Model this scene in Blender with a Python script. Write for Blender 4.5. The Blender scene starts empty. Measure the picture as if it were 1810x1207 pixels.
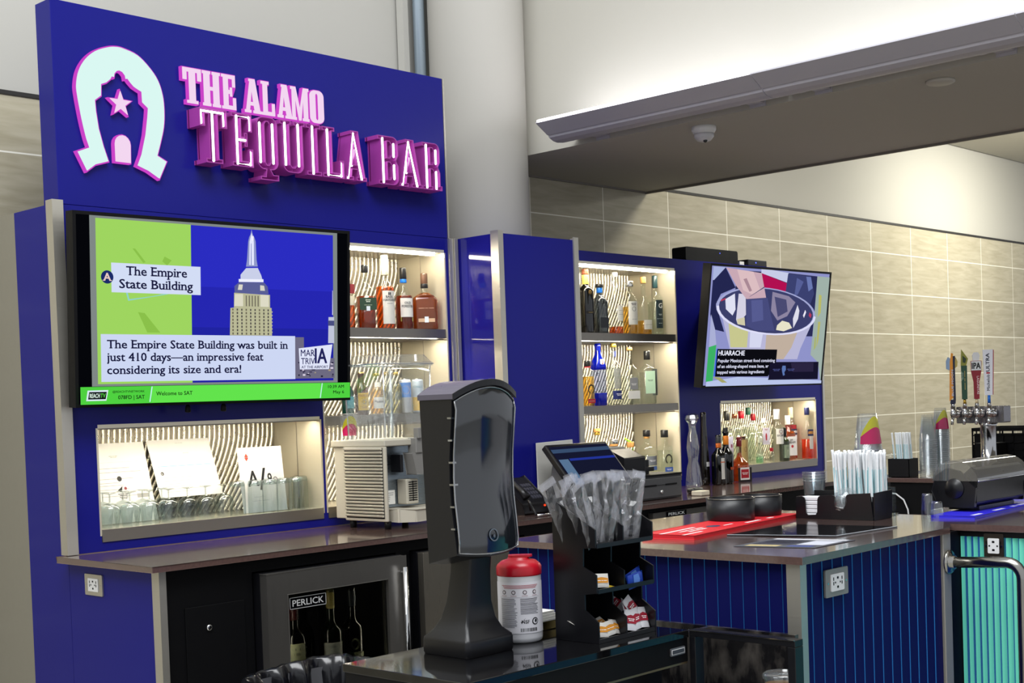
import bpy, bmesh, math, random
from math import sin, cos, pi, radians as rad
from mathutils import Matrix, Vector
from mathutils.geometry import tessellate_polygon
random.seed(7)
S = bpy.context.scene
COL = S.collection

# ------------------------------------------------------------------ camera, world, exposure, large lights
cam_d = bpy.data.cameras.new('camera'); cam = bpy.data.objects.new('camera', cam_d); COL.objects.link(cam); S.camera = cam
YAW, PIT, ROL, FPX = rad(46.5536), rad(-1.70884), rad(-2.03869), 2412.55
_f = Vector((sin(YAW)*cos(PIT), cos(YAW)*cos(PIT), sin(PIT)))
_r = Vector((cos(YAW), -sin(YAW), 0)); _u = _r.cross(_f)
_R = _r*cos(ROL) + _u*sin(ROL); _U = _u*cos(ROL) - _r*sin(ROL)
cam.matrix_world = Matrix(((_R.x, _U.x, -_f.x, 0), (_R.y, _U.y, -_f.y, 0), (_R.z, _U.z, -_f.z, 1.38), (0, 0, 0, 1)))
cam_d.sensor_width = 36; cam_d.lens = FPX/1810*36
cam_d.shift_y = (788.27-603.5)/1810
cam_d.clip_start = .05

wd = bpy.data.worlds.new('world'); S.world = wd; wd.use_nodes = True
wd.node_tree.nodes['Background'].inputs[0].default_value = (.90, .94, 1, 1)
wd.node_tree.nodes['Background'].inputs[1].default_value = .60
S.view_settings.view_transform = 'Standard'; S.view_settings.look = 'None'
S.view_settings.gamma = 1; S.view_settings.use_curve_mapping = False
S.view_settings.exposure = 0.2
S.cycles.use_denoising = True
S.cycles.max_bounces = 10; S.cycles.transparent_max_bounces = 40; S.cycles.transmission_bounces = 8
S.cycles.sample_clamp_indirect = 6; S.cycles.caustics_reflective = False; S.cycles.caustics_refractive = False

def area(name, loc, tgt, sx, sy, power, col=(1, 1, 1), spread=180):
    d = bpy.data.lights.new(name, 'AREA'); d.shape = 'RECTANGLE'; d.size = sx; d.size_y = sy; d.energy = power; d.color = col
    d.spread = rad(spread)
    o = bpy.data.objects.new(name, d); COL.objects.link(o); o.location = loc
    o.rotation_euler = (pi, 0, 0) if tgt is None else (Vector(tgt)-Vector(loc)).to_track_quat('-Z', 'Y').to_euler()
    return o
area('overhead_fill_light', (1.5, 1.2, 5.6), (2.0, 2.6, 0), 4.0, 2.5, 260, (.97, .99, 1))  # unseen overhead area lights, added as fill for the bar
area('overhead_fill_light', (-2.5, 3.2, 5.6), (1.0, 4.4, 1), 3.0, 2.0, 125, (.96, .99, 1))
area('side_room_ceiling_light', (7.25, 3.3, 3.33), (7.35, 3.8, 0), .5, 1.4, 66, (1, .97, .86))
area('side_room_ceiling_light', (10.3, 3.9, 3.33), (10.3, 4.7, 1.5), 1.6, .8, 105, (1, .97, .84))
area('cove_light', (4.90, 1.75, 2.668), None, .05, 4.9, 4, (.97, .97, 1))

# ------------------------------------------------------------------ helpers
def lin(h):
    if isinstance(h, tuple): return h
    h = h.lstrip('#'); v = [int(h[i:i+2], 16)/255 for i in (0, 2, 4)]
    return tuple(c/12.92 if c <= .04045 else ((c+.055)/1.055)**2.4 for c in v)
MC = {}
def mat(name, col='#808080', rough=.5, metal=0, spec=.5, emit=None, es=0, coat=0, noise=.06, nscale=40, bump=0):
    if name in MC: return MC[name]
    m = bpy.data.materials.new(name); m.use_nodes = True; nt = m.node_tree; p = nt.nodes['Principled BSDF']
    c = lin(col); p.inputs['Base Color'].default_value = (*c, 1); p.inputs['Roughness'].default_value = rough
    p.inputs['Metallic'].default_value = metal; p.inputs['Specular IOR Level'].default_value = spec
    p.inputs['Coat Weight'].default_value = coat
    if emit is not None:
        p.inputs['Emission Color'].default_value = (*lin(emit), 1); p.inputs['Emission Strength'].default_value = es
    if noise:
        tc = nt.nodes.new('ShaderNodeTexCoord'); n = nt.nodes.new('ShaderNodeTexNoise'); n.inputs['Scale'].default_value = nscale
        nt.links.new(tc.outputs['Object'], n.inputs['Vector'])
        mr = nt.nodes.new('ShaderNodeMapRange'); mr.inputs['To Min'].default_value = max(0, rough-noise); mr.inputs['To Max'].default_value = rough+noise
        nt.links.new(n.outputs['Fac'], mr.inputs['Value']); nt.links.new(mr.outputs['Result'], p.inputs['Roughness'])
        if bump:
            b = nt.nodes.new('ShaderNodeBump'); b.inputs['Strength'].default_value = bump; b.inputs['Distance'].default_value = .002
            nt.links.new(n.outputs['Fac'], b.inputs['Height']); nt.links.new(b.outputs['Normal'], p.inputs['Normal'])
    MC[name] = m; return m
def clear(name, col='#ffffff', base=.06, rim=.55, body=0.0, bcol=None, rough=.03):
    """thin clear plastic or glass: see-through, mirror-like at grazing angles; body adds a cloudy part"""
    if name in MC: return MC[name]
    m = bpy.data.materials.new(name); m.use_nodes = True; nt = m.node_tree; nt.nodes.clear()
    N = nt.nodes.new; L = nt.links.new
    out = N('ShaderNodeOutputMaterial'); t = N('ShaderNodeBsdfTransparent'); t.inputs[0].default_value = (*lin(col), 1)
    g = N('ShaderNodeBsdfGlossy'); g.inputs['Color'].default_value = (1, 1, 1, 1); g.inputs['Roughness'].default_value = rough
    lw = N('ShaderNodeLayerWeight'); lw.inputs[0].default_value = .3
    pw = N('ShaderNodeMath'); pw.operation = 'POWER'; pw.inputs[1].default_value = 2.2; L(lw.outputs['Facing'], pw.inputs[0])
    mr = N('ShaderNodeMapRange'); mr.inputs['To Min'].default_value = base; mr.inputs['To Max'].default_value = rim; L(pw.outputs[0], mr.inputs['Value'])
    src = t.outputs[0]
    if body:
        d = N('ShaderNodeBsdfDiffuse'); d.inputs[0].default_value = (*lin(bcol or col), 1)
        tl = N('ShaderNodeBsdfTranslucent'); tl.inputs[0].default_value = (*lin(bcol or col), 1)
        a = N('ShaderNodeMixShader'); a.inputs[0].default_value = .5; L(d.outputs[0], a.inputs[1]); L(tl.outputs[0], a.inputs[2])
        b = N('ShaderNodeMixShader'); b.inputs[0].default_value = body; L(t.outputs[0], b.inputs[1]); L(a.outputs[0], b.inputs[2]); src = b.outputs[0]
    mx = N('ShaderNodeMixShader'); L(mr.outputs[0], mx.inputs[0]); L(src, mx.inputs[1]); L(g.outputs[0], mx.inputs[2]); L(mx.outputs[0], out.inputs[0])
    MC[name] = m; return m
def glow(name, col, es=1.0):
    if name in MC: return MC[name]
    m = bpy.data.materials.new(name); m.use_nodes = True; nt = m.node_tree; nt.nodes.clear()
    o = nt.nodes.new('ShaderNodeOutputMaterial'); e = nt.nodes.new('ShaderNodeEmission')
    e.inputs[0].default_value = (*lin(col), 1); e.inputs[1].default_value = es; nt.links.new(e.outputs[0], o.inputs[0])
    MC[name] = m; return m
def scr(col): return glow('screen_light_'+col.strip('#'), col, .88)
def ink(col): return mat('print_'+col.strip('#'), col, .55, noise=0)

_TC = {}
def glyphs(s, shear=0, bold=0):
    k = (s, shear, bold)
    if k not in _TC:
        c = bpy.data.curves.new('lettering', 'FONT'); c.body = s; c.resolution_u = 2; c.shear = shear; c.offset = bold; c.fill_mode = 'FRONT'
        o = bpy.data.objects.new('lettering', c); me = o.to_mesh()
        v = [(p.co.x, p.co.y) for p in me.vertices]; f = [tuple(q.vertices) for q in me.polygons]
        o.to_mesh_clear(); bpy.data.objects.remove(o); bpy.data.curves.remove(c)
        _TC[k] = (v, f)
    return _TC[k]

SLAB = {'T': [(.5, 'b', 'b')], 'h': [(0, 'b', 'b'), (1, 'b', 'b'), (0, 'a', 'l')], 'E': [(0, 'b', 'l'), (0, 'c', 'l')], 'm': [(0, 'b', 'b'), (.5, 'b', 'b'), (1, 'b', 'b'), (0, 'x', 'l')], 'p': [(0, 'x', 'l'), (0, 'd', 'b')], 'i': [(.5, 'b', 'b'), (.5, 'x', 'l')], 'r': [(0, 'b', 'b'), (0, 'x', 'l')],
        'B': [(0, 'b', 'l'), (0, 'c', 'l')], 'u': [(0, 'x', 'l'), (1, 'x', 'l'), (1, 'b', 'r')], 'l': [(.5, 'b', 'b'), (.5, 'a', 'l')], 'd': [(1, 'a', 'l'), (1, 'b', 'r')], 'n': [(0, 'b', 'b'), (1, 'b', 'b'), (0, 'x', 'l')], 'w': [(.04, 'x', 'b'), (.96, 'x', 'b')], 'y': [(.04, 'x', 'b'), (.96, 'x', 'b')], 'v': [(.04, 'x', 'b'), (.96, 'x', 'b')], 'f': [(.4, 'b', 'b')], 'b': [(0, 'a', 'l')], 'j': [(.9, 'x', 'l')], '1': [(.7, 'b', 'b')], '4': [(.75, 'b', 'b')], 'a': [(1, 'b', 'r')], 'A': [(.04, 'b', 'b'), (.96, 'b', 'b')]}
class B:
    """collects shapes; obj() links them as one mesh object"""
    def __init__(s, m=None): s.v = []; s.f = []; s.mi = []; s.sm = []; s.ms = []; s.cur = 0; s.T = None; m and s.use(m)
    def use(s, m):
        if m not in s.ms: s.ms.append(m)
        s.cur = s.ms.index(m); return s
    def add(s, vs, fs, smooth=False):
        n = len(s.v); assert max(max(q) for q in fs) < len(vs)
        if s.T: vs = [s.T(*p) for p in vs]
        s.v += [tuple(p) for p in vs]; s.f += [tuple(i+n for i in q) for q in fs]
        s.mi += [s.cur]*len(fs); s.sm += [smooth]*len(fs); return s
    def box(s, x0, x1, y0, y1, z0, z1):
        x0, x1 = min(x0, x1), max(x0, x1); y0, y1 = min(y0, y1), max(y0, y1); z0, z1 = min(z0, z1), max(z0, z1)
        return s.add([(x, y, z) for z in (z0, z1) for y in (y0, y1) for x in (x0, x1)],
                     [(0, 2, 3, 1), (4, 5, 7, 6), (0, 1, 5, 4), (2, 6, 7, 3), (0, 4, 6, 2), (1, 3, 7, 5)])
    def hexa(s, lo, hi):  # two quads (4 points each, same order, counterclockwise seen from hi)
        return s.add(list(lo)+list(hi), [(3, 2, 1, 0), (4, 5, 6, 7), (0, 1, 5, 4), (1, 2, 6, 5), (2, 3, 7, 6), (3, 0, 4, 7)])
    def poly(s, pts): return s.add(pts, [tuple(range(len(pts)))])
    def prism(s, loops, fn, d0, d1, caps=(1, 1)):
        """2-D loops (outer, holes...) swept from d0 to d1; fn(a, b, d) -> point"""
        tri = tessellate_polygon([[Vector((a, b, 0)) for a, b in l] for l in loops])
        flat = [p for l in loops for p in l]; n = len(flat)
        fs = []
        if caps[0]: fs += [tuple(t) for t in tri]
        if caps[1]: fs += [tuple(i+n for i in t[::-1]) for t in tri]
        o = 0
        for l in loops:
            m = len(l)
            for i in range(m): fs.append((o+i, o+(i+1) % m, n+o+(i+1) % m, n+o+i))
            o += m
        return s.add([fn(a, b, d0) for a, b in flat]+[fn(a, b, d1) for a, b in flat], fs)
    def lathe(s, prof, n=20, sq=0, ry=1, cx=0, cy=0, smooth=True, cap=True, a0=0, a1=2*pi):
        """prof: (r, z) or (r, z, squareness)"""
        vs = []; full = abs(a1-a0-2*pi) < 1e-6; k = n if full else n+1
        for p in prof:
            r, z = p[0], p[1]; q = p[2] if len(p) > 2 else sq
            for i in range(k):
                a = a0+(a1-a0)*i/n; c, d = cos(a), sin(a)
                e = 1/max(abs(c)**8+abs(d)**8, 1e-9)**(1/8)
                w = 1+(e-1)*q
                vs.append((cx+r*c*w, cy+r*d*w*(ry if q > .5 else 1), z))
        fs = []
        for j in range(len(prof)-1):
            for i in range(n):
                a, b = j*k+i, j*k+(i+1) % k
                fs.append((a, b, b+k, a+k))
        s.add(vs, fs, smooth)
        if cap and full:
            m = len(s.v)-len(vs)
            for j, rev in ((0, True), (len(prof)-1, False)):
                if prof[j][0] > 1e-4:
                    q = tuple(m+j*k+i for i in range(k)); s.f.append(q[::-1] if rev else q); s.mi.append(s.cur); s.sm.append(False)
        return s
    def tube(s, path, r, n=8, caps=True, smooth=True, flat=None):
        P = [Vector(p) for p in path]; vs = []; prev = None
        for i, p in enumerate(P):
            t = (P[min(i+1, len(P)-1)]-P[max(i-1, 0)]).normalized()
            a = prev if prev is not None else (Vector((0, 0, 1)) if abs(t.z) < .9 else Vector((1, 0, 0)))
            x = (a-t*a.dot(t)).normalized(); prev = x; y = t.cross(x)
            rr = r[i] if isinstance(r, (list, tuple)) else r
            for k in range(n):
                a = 2*pi*k/n; vs.append(p+x*cos(a)*rr+y*sin(a)*rr*(flat or 1))
        fs = [(j*n+i, j*n+(i+1) % n, (j+1)*n+(i+1) % n, (j+1)*n+i) for j in range(len(P)-1) for i in range(n)]
        if caps: fs += [tuple(range(n))[::-1], tuple((len(P)-1)*n+i for i in range(n))]
        return s.add(vs, fs, smooth)
    def ball(s, c, r, n=14, rz=None, z0=-1, z1=1):
        rz = rz or r; a0, a1 = math.asin(z0), math.asin(z1)
        pr = [(max(r*cos(a0+(a1-a0)*i/8), 1e-5), c[2]+rz*sin(a0+(a1-a0)*i/8)) for i in range(9)]
        return s.lathe(pr, n, cx=c[0], cy=c[1])
    def text(s, t, x, y, h, fn, w=None, al='l', shear=0, bold=0, d=0, slab=0, ds=.05):
        """lettering with cap height h, its left / middle / right at x and baseline y; w stretches it to that width"""
        if t[0] == '~':      # print too small to read: a row of uneven marks
            n = int(t[1:]); W = w or n*h*.72; ox = x-{'l': 0, 'c': W/2, 'r': W}[al]
            for z0, f0, f1 in ((.70, .06, .94), (.12, .18, .84)) if h > .007 else ((.35, 0, 1),):
                b0 = 0
                for part in ((.0, .38), (.44, .62), (.67, 1.0)):
                    a, e = (ox+W*(f0+(f1-f0)*q) for q in part)
                    s.add([fn(a, y+h*z0, d), fn(e, y+h*z0, d), fn(e, y+h*(z0+.28), d), fn(a, y+h*(z0+.28), d)], [(0, 1, 2, 3)])
            return s
        v, f = glyphs(t, shear)
        if not v: return s
        x0, x1 = min(p[0] for p in v), max(p[0] for p in v); k = h/.70; kx = w/(x1-x0) if w else k
        W = (x1-x0)*kx; ox = x-{'l': 0, 'c': W/2, 'r': W}[al]; q = bold*.8
        sh = ((-q, -q*.6), (q, -q*.6), (-q, q*.6), (q, q*.6)) if bold else ((0, 0),)
        for n, (a, c) in enumerate(sh): s.add([fn(ox+(p[0]-x0+a)*kx, y+(p[1]+c)*k, d+ds*n) for p in v], f)
        if slab:
            xh = max(p[1] for p in glyphs('x')[0]); asc = max(p[1] for p in glyphs('h')[0]); des = min(p[1] for p in glyphs('p')[0]); st = .085; th = .062
            wI = max(p[0] for p in glyphs('I')[0])
            for n, ch in enumerate(t):
                if ch not in SLAB: continue
                gv = glyphs(ch)[0]; g0, g1 = min(p[0] for p in gv), max(p[0] for p in gv); off = max(p[0] for p in glyphs(t[:n]+'I')[0])-wI
                for fx, lev, side in SLAB[ch]:
                    xs = off+g0+(g1-g0)*fx+{0: st*.5, 1: -st*.5}.get(fx, 0); yb = {'b': 0, 'x': xh-th, 'a': asc-th, 'c': .70-th+.01, 'd': des}[lev]
                    a, c = xs-(.125 if side in 'lb' else .04), xs+(.125 if side in 'rb' else .04)
                    s.add([fn(ox+(px-x0)*kx, y+py*k, d+.3) for px, py in ((a, yb), (c, yb), (c, yb+th), (a, yb+th))], [(0, 1, 2, 3)])
        return s
    def obj(s, name, parent=None, m=None, bevel=0, seg=2, world=True, thick=0):
        if m: s.ms = [m]; s.mi = [0]*len(s.f)
        o0 = parent_origin(parent) if (parent and world) else Vector((0, 0, 0))
        me = bpy.data.meshes.new(name); me.from_pydata([Vector(p)-o0 for p in s.v], [], s.f)
        for q in s.ms: me.materials.append(q)
        me.polygons.foreach_set('material_index', s.mi); me.polygons.foreach_set('use_smooth', s.sm); me.update()
        o = bpy.data.objects.new(name, me); COL.objects.link(o)
        if parent: o.parent = parent
        if thick: q = o.modifiers.new('thickness', 'SOLIDIFY'); q.thickness = thick; q.offset = -1
        if bevel: q = o.modifiers.new('edge', 'BEVEL'); q.width = bevel; q.segments = seg; q.limit_method = 'ANGLE'; q.angle_limit = rad(40)
        return o
def parent_origin(p):
    v = Vector((0, 0, 0))
    while p: v += p.location; p = p.parent
    return v
def tag(o, label=None, cat=None, group=None, kind=None):
    if label: o['label'] = label
    if cat: o['category'] = cat
    if group: o['group'] = group
    if kind: o['kind'] = kind
    return o
def thing(name, label, cat, loc=(0, 0, 0), rz=0, group=None):
    o = bpy.data.objects.new(name, None); COL.objects.link(o); o.location = loc; o.rotation_euler = (0, 0, rz); o.empty_display_size = .05
    return tag(o, label, cat, group)
def dup(root, loc, rot=None, label=None, group=None):
    r = root.copy(); COL.objects.link(r); r.location = loc
    if rot is not None: r.rotation_euler = rot
    if label: r['label'] = label
    if group: r['group'] = group
    for ch in list(root.children):
        c = ch.copy(); COL.objects.link(c); c.parent = r
        for g in list(ch.children):
            d = g.copy(); COL.objects.link(d); d.parent = c
    return r
def XZ(y, flip=1): return lambda a, b, d: (a, y+d, b)          # flat on a face that looks to -Y; d pushes back (+) or out (-)
def YZ(x): return lambda a, b, d: (x+d, a, b)                    # on a face that looks to -X
def XY(z): return lambda a, b, d: (a, b, z+d)                    # lying flat
def holed(b, x0, x1, z0, z1, holes, y0, y1):
    """board in the XZ plane with rectangular openings"""
    L = [[(x0, z0), (x1, z0), (x1, z1), (x0, z1)]]+[[(h[0], h[2]), (h[0], h[3]), (h[1], h[3]), (h[1], h[2])] for h in holes]
    return b.prism(L, XZ(0), y0, y1)
def rrect(w, h, r, n=5, cx=0, cy=0):
    P = []
    for (sx, sy, a) in ((1, 1, 0), (-1, 1, 90), (-1, -1, 180), (1, -1, 270)):
        for i in range(n+1):
            t = rad(a+90*i/n); P.append((cx+sx*(w/2-r)+r*cos(t), cy+sy*(h/2-r)+r*sin(t)))
    return P

# ------------------------------------------------------------------ materials
def tile_mat():
    m = bpy.data.materials.new('beige_wall_tile'); m.use_nodes = True; nt = m.node_tree; N = nt.nodes.new; L = nt.links.new; p = nt.nodes['Principled BSDF']
    tc = N('ShaderNodeTexCoord'); sp = N('ShaderNodeSeparateXYZ'); L(tc.outputs['Object'], sp.inputs[0])
    cb = N('ShaderNodeCombineXYZ')
    ax = N('ShaderNodeMath'); ax.inputs[1].default_value = -6.11+.6205*20; L(sp.outputs['X'], ax.inputs[0])
    az = N('ShaderNodeMath'); az.inputs[1].default_value = -.907+.3027*6; L(sp.outputs['Z'], az.inputs[0])
    L(ax.outputs[0], cb.inputs[0]); L(az.outputs[0], cb.inputs[1])
    br = N('ShaderNodeTexBrick'); br.offset = 0; br.squash = 1
    for k, v in (('Scale', 1), ('Mortar Size', .0034), ('Mortar Smooth', .1), ('Brick Width', .6205), ('Row Height', .3027), ('Bias', 0)): br.inputs[k].default_value = v
    br.inputs['Color1'].default_value = (.33, .33, .33, 1); br.inputs['Color2'].default_value = (.66, .66, .66, 1); br.inputs['Mortar'].default_value = (0, 0, 0, 1)
    L(cb.outputs[0], br.inputs['Vector'])
    mp = N('ShaderNodeMapping'); mp.inputs['Scale'].default_value = (1.6, 1, 11); L(tc.outputs['Object'], mp.inputs[0])
    no = N('ShaderNodeTexNoise'); no.inputs['Scale'].default_value = 2.6; no.inputs['Detail'].default_value = 7; no.inputs['Distortion'].default_value = .5; L(mp.outputs[0], no.inputs['Vector'])
    cr = N('ShaderNodeValToRGB'); e = cr.color_ramp.elements
    e[0].position = .3; e[0].color = (*lin('#a59d86'), 1); e[1].position = .72; e[1].color = (*lin('#bbb49f'), 1); L(no.outputs['Fac'], cr.inputs[0])
    hv = N('ShaderNodeHueSaturation'); L(cr.outputs[0], hv.inputs['Color'])
    mr = N('ShaderNodeMapRange'); mr.inputs['From Min'].default_value = .33; mr.inputs['From Max'].default_value = .66; mr.inputs['To Min'].default_value = .95; mr.inputs['To Max'].default_value = 1.05
    L(br.outputs['Color'], mr.inputs['Value']); L(mr.outputs[0], hv.inputs['Value'])
    mx = N('ShaderNodeMix'); mx.data_type = 'RGBA'; L(br.outputs['Fac'], mx.inputs['Factor']); L(hv.outputs[0], mx.inputs['A']); mx.inputs['B'].default_value = (*lin('#f0ede0'), 1)
    L(mx.outputs['Result'], p.inputs['Base Color']); p.inputs['Roughness'].default_value = .42; p.inputs['Specular IOR Level'].default_value = .3
    return m
def stone_mat():
    m = bpy.data.materials.new('dark_brown_stone'); m.use_nodes = True; nt = m.node_tree; N = nt.nodes.new; L = nt.links.new; p = nt.nodes['Principled BSDF']
    tc = N('ShaderNodeTexCoord'); v = N('ShaderNodeTexVoronoi'); v.inputs['Scale'].default_value = 160; L(tc.outputs['Object'], v.inputs['Vector'])
    n = N('ShaderNodeTexNoise'); n.inputs['Scale'].default_value = 90; L(tc.outputs['Object'], n.inputs['Vector'])
    cr = N('ShaderNodeValToRGB'); e = cr.color_ramp.elements; e[0].position = .02; e[0].color = (*lin('#8a7770'), 1); e[1].position = .12; e[1].color = (*lin('#664f49'), 1)
    L(v.outputs['Distance'], cr.inputs[0]); mx = N('ShaderNodeMix'); mx.data_type = 'RGBA'; L(n.outputs['Fac'], mx.inputs['Factor'])
    L(cr.outputs[0], mx.inputs['A']); mx.inputs['B'].default_value = (*lin('#523e3a'), 1); L(mx.outputs['Result'], p.inputs['Base Color'])
    p.inputs['Roughness'].default_value = .22; p.inputs['Specular IOR Level'].default_value = .9; p.inputs['Coat Weight'].default_value = 1; p.inputs['Coat Roughness'].default_value = .08
    return m
def steel_mat(name, col, rough, ax=(3, 3, 220)):
    m = bpy.data.materials.new(name); m.use_nodes = True; nt = m.node_tree; N = nt.nodes.new; L = nt.links.new; p = nt.nodes['Principled BSDF']
    tc = N('ShaderNodeTexCoord'); mp = N('ShaderNodeMapping'); mp.inputs['Scale'].default_value = ax; L(tc.outputs['Object'], mp.inputs[0])
    n = N('ShaderNodeTexNoise'); n.inputs['Scale'].default_value = 3; n.inputs['Detail'].default_value = 4; L(mp.outputs[0], n.inputs['Vector'])
    mr = N('ShaderNodeMapRange'); mr.inputs['To Min'].default_value = rough*.7; mr.inputs['To Max'].default_value = rough*1.35; L(n.outputs['Fac'], mr.inputs['Value']); L(mr.outputs[0], p.inputs['Roughness'])
    p.inputs['Base Color'].default_value = (*lin(col), 1); p.inputs['Metallic'].default_value = .82
    return m
def plaster_mat(name, col):
    m = mat(name, col, .85, spec=.2, nscale=60, bump=.05); return m
TILE = tile_mat(); STONE = stone_mat()
STEEL = steel_mat('brushed_steel', '#c9c5bb', .38); STEELD = steel_mat('brushed_steel_dull', '#8f8a82', .34, (220, 3, 3))
STEELN = steel_mat('niche_steel', '#e2dac4', .22, (160, 160, 3)); STEELN.node_tree.nodes['Principled BSDF'].inputs['Metallic'].default_value = .45
RIB = mat('corrugated_niche_back', '#efe8d6', .28, .75, noise=.04)
CHROME = mat('polished_chrome', '#d8d8d8', .06, 1, noise=.02)
BLUE = mat('royal_blue_laminate', (.009, .010, .190), .25, spec=.16, noise=.03, nscale=8)
BLUEG = mat('royal_blue_gloss', (.012, .011, .20), .06, spec=.5, noise=.01, nscale=8)
BLACK = mat('black_plastic', '#101014', .32, spec=.45)
BLACKM = mat('black_matte', '#0c0c0e', .5, spec=.15)
BLACKG = mat('black_gloss_top', '#0b0b0d', .05, spec=.7, noise=.01)
WHITE = mat('white_plastic', '#e6e6e6', .4)
PAPER = mat('white_paper', '#eeede8', .8, spec=.2)
GLASS = clear('clear_glass', '#fbfefc', .035, .55)
PLAST = clear('clear_plastic', '#f8fafb', .05, .5, .05, '#ffffff')
LED = glow('led_strip', '#fff4dc', 84); LEDT = glow('led_strip_open', '#fff4dc', 55)

# ------------------------------------------------------------------ the setting
st = lambda o: tag(o, kind='structure')
st(B().box(-4, 14, 5.0, 5.12, 0, 2.645).obj('wall_back', m=TILE))
st(B().box(-4, 14, 5.015, 5.12, 2.645, 6.2).obj('wall_back_upper', m=plaster_mat('grey_paint', '#b9b7b0')))
st(B().box(-4, 5.06, 4.995, 5.02, 2.640, 2.656).box(6.50, 14, 4.995, 5.02, 2.640, 2.656).obj('trim_1', m=mat('dark_joint', '#262422', .6)))
st(B().box(-5, 14, -5, 5.1, -.05, 0).obj('floor', m=mat('grey_terrazzo', '#a39f97', .35, nscale=120)))
st(B().box(5.05, 6.52, -4, 5.0, 2.619, 6.2).obj('ceiling_bulkhead', m=plaster_mat('bulkhead_paint', '#b7b4aa')))
st(B().box(6.52, 14, -4, 5.0, 3.36, 3.5).obj('ceiling', m=plaster_mat('ceiling_paint', '#bcb8ac')))
st(B().lathe([(.235, 0), (.235, 6.2)], 64, cx=4.845, cy=4.735).obj('pillar', m=plaster_mat('pillar_paint', '#b2afa8')))
st(B().box(4.565, 4.60, 4.955, 5.0, 2.656, 6.2).obj('trim_2', m=plaster_mat('grey_paint', '#b9b7b0')))
st(B().box(5.05, 6.52, 4.988, 5.0, 2.61, 2.619).box(6.505, 6.522, -4, 5.0, 2.607, 2.621).obj('trim_3', m=mat('bulkhead_edge', '#7d7770', .6)))
t = tag(B(mat('galvanised_pipe', '#b4c4d0', .3, .35)).tube([(4.664, 4.948, 2.0), (4.664, 4.948, 6.2)], .029, 16).obj('conduit_pipe'),
        'galvanised metal conduit pipe rising behind the sign beside the pillar', 'pipe')

# cove light: three sections hung in a row on the bulkhead face
FIXM = mat('grey_aluminium_housing', '#b8b6be', .45, .05); LAMP = glow('cove_lamp_lens', '#fdf8ff', 9)
def cove_section(y0, y1, label, lens):
    t = thing('cove_light_fixture', label, 'light fixture', (4.86, (y0+y1)/2, 2.612), 0, 'cove light sections along the bulkhead')
    pr = [(4.75, 2.686), (4.829, 2.640), (4.834, 2.643), (4.842, 2.629), (4.868, 2.617), (4.90, 2.6125), (4.94, 2.617), (4.965, 2.63), (4.98, 2.646), (5.049, 2.650), (5.049, 2.656),
          (4.97, 2.652), (4.955, 2.640), (4.93, 2.628), (4.90, 2.624), (4.872, 2.628), (4.85, 2.640), (4.834, 2.654), (4.757, 2.694)]
    B(FIXM).prism([pr], lambda a, b, d: (a, d, b), y0+.002, y1-.002).obj('housing', t)
    if lens: B(LAMP).hexa([(4.750, y0+.01, 2.689), (4.762, y0+.01, 2.694), (4.762, y1-.01, 2.694), (4.750, y1-.01, 2.689)],
                          [(4.748, y0+.01, 2.697), (4.760, y0+.01, 2.702), (4.760, y1-.01, 2.702), (4.748, y1-.01, 2.697)]).obj('lamp', t)
    B(glow('cove_lamp_tube', '#f4f4ff', 11)).box(4.885, 4.915, y0+.05, y1-.05, 2.640, 2.658).obj('lamp_tube', t)
    if lens: B(FIXM).prism([pr[:6]+[(4.93, 2.618), (4.93, 2.685), (4.757, 2.694)]], lambda a, c, d: (a, d, c), y1-.0015, y1).obj('end_cap', t)
    for y in (y0+.16, y1-.16):
        B(FIXM).box(4.965, 5.05, y-.035, y+.035, 2.634, 2.640).box(5.044, 5.0499, y-.04, y+.04, 2.622, 2.66).box(4.95, 4.99, y+.05, y+.075, 2.628, 2.634).obj('bracket', t)
cove_section(3.095, 4.275, 'section of the long cove light next to the pillar, bright lamp on top edge', 1)
cove_section(2.0, 3.095, 'middle section of the long grey cove light, above the flat ceiling disc', 0)
cove_section(-.7, 2.0, 'section of the long grey cove light farthest from the pillar, cut off by the frame', 0)
t = thing('dome_camera', 'small white security dome under the bulkhead soffit', 'camera', (5.19, 3.64, 2.619))
B(WHITE).lathe([(.056, 2.619), (.056, 2.603), (.046, 2.585)], 28, cx=5.19, cy=3.64).obj('base', t)
B(mat('dome_white', '#d0d0d4', .3)).lathe([(.047, 2.586), (.045, 2.572), (.032, 2.556), (.014, 2.55), (.001, 2.549)], 28, cx=5.19, cy=3.64).obj('dome', t)
B(BLACKG).ball((5.178, 3.625, 2.553), .010).obj('lens', t)
tag(B(mat('disc_paint', '#b9b5ac', .5)).lathe([(.057, 2.619), (.057, 2.611), (.05, 2.606), (.001, 2.605)], 32, cx=5.215, cy=2.505).obj('ceiling_disc'),
    'flat round cover plate on the soffit right of the security dome', 'cover plate')
tag(B(WHITE).box(11.2, 13.0, 4.35, 4.43, 3.352, 3.36).obj('ceiling_slot_diffuser'), 'thin white slot diffuser in the far right ceiling', 'diffuser')

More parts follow.
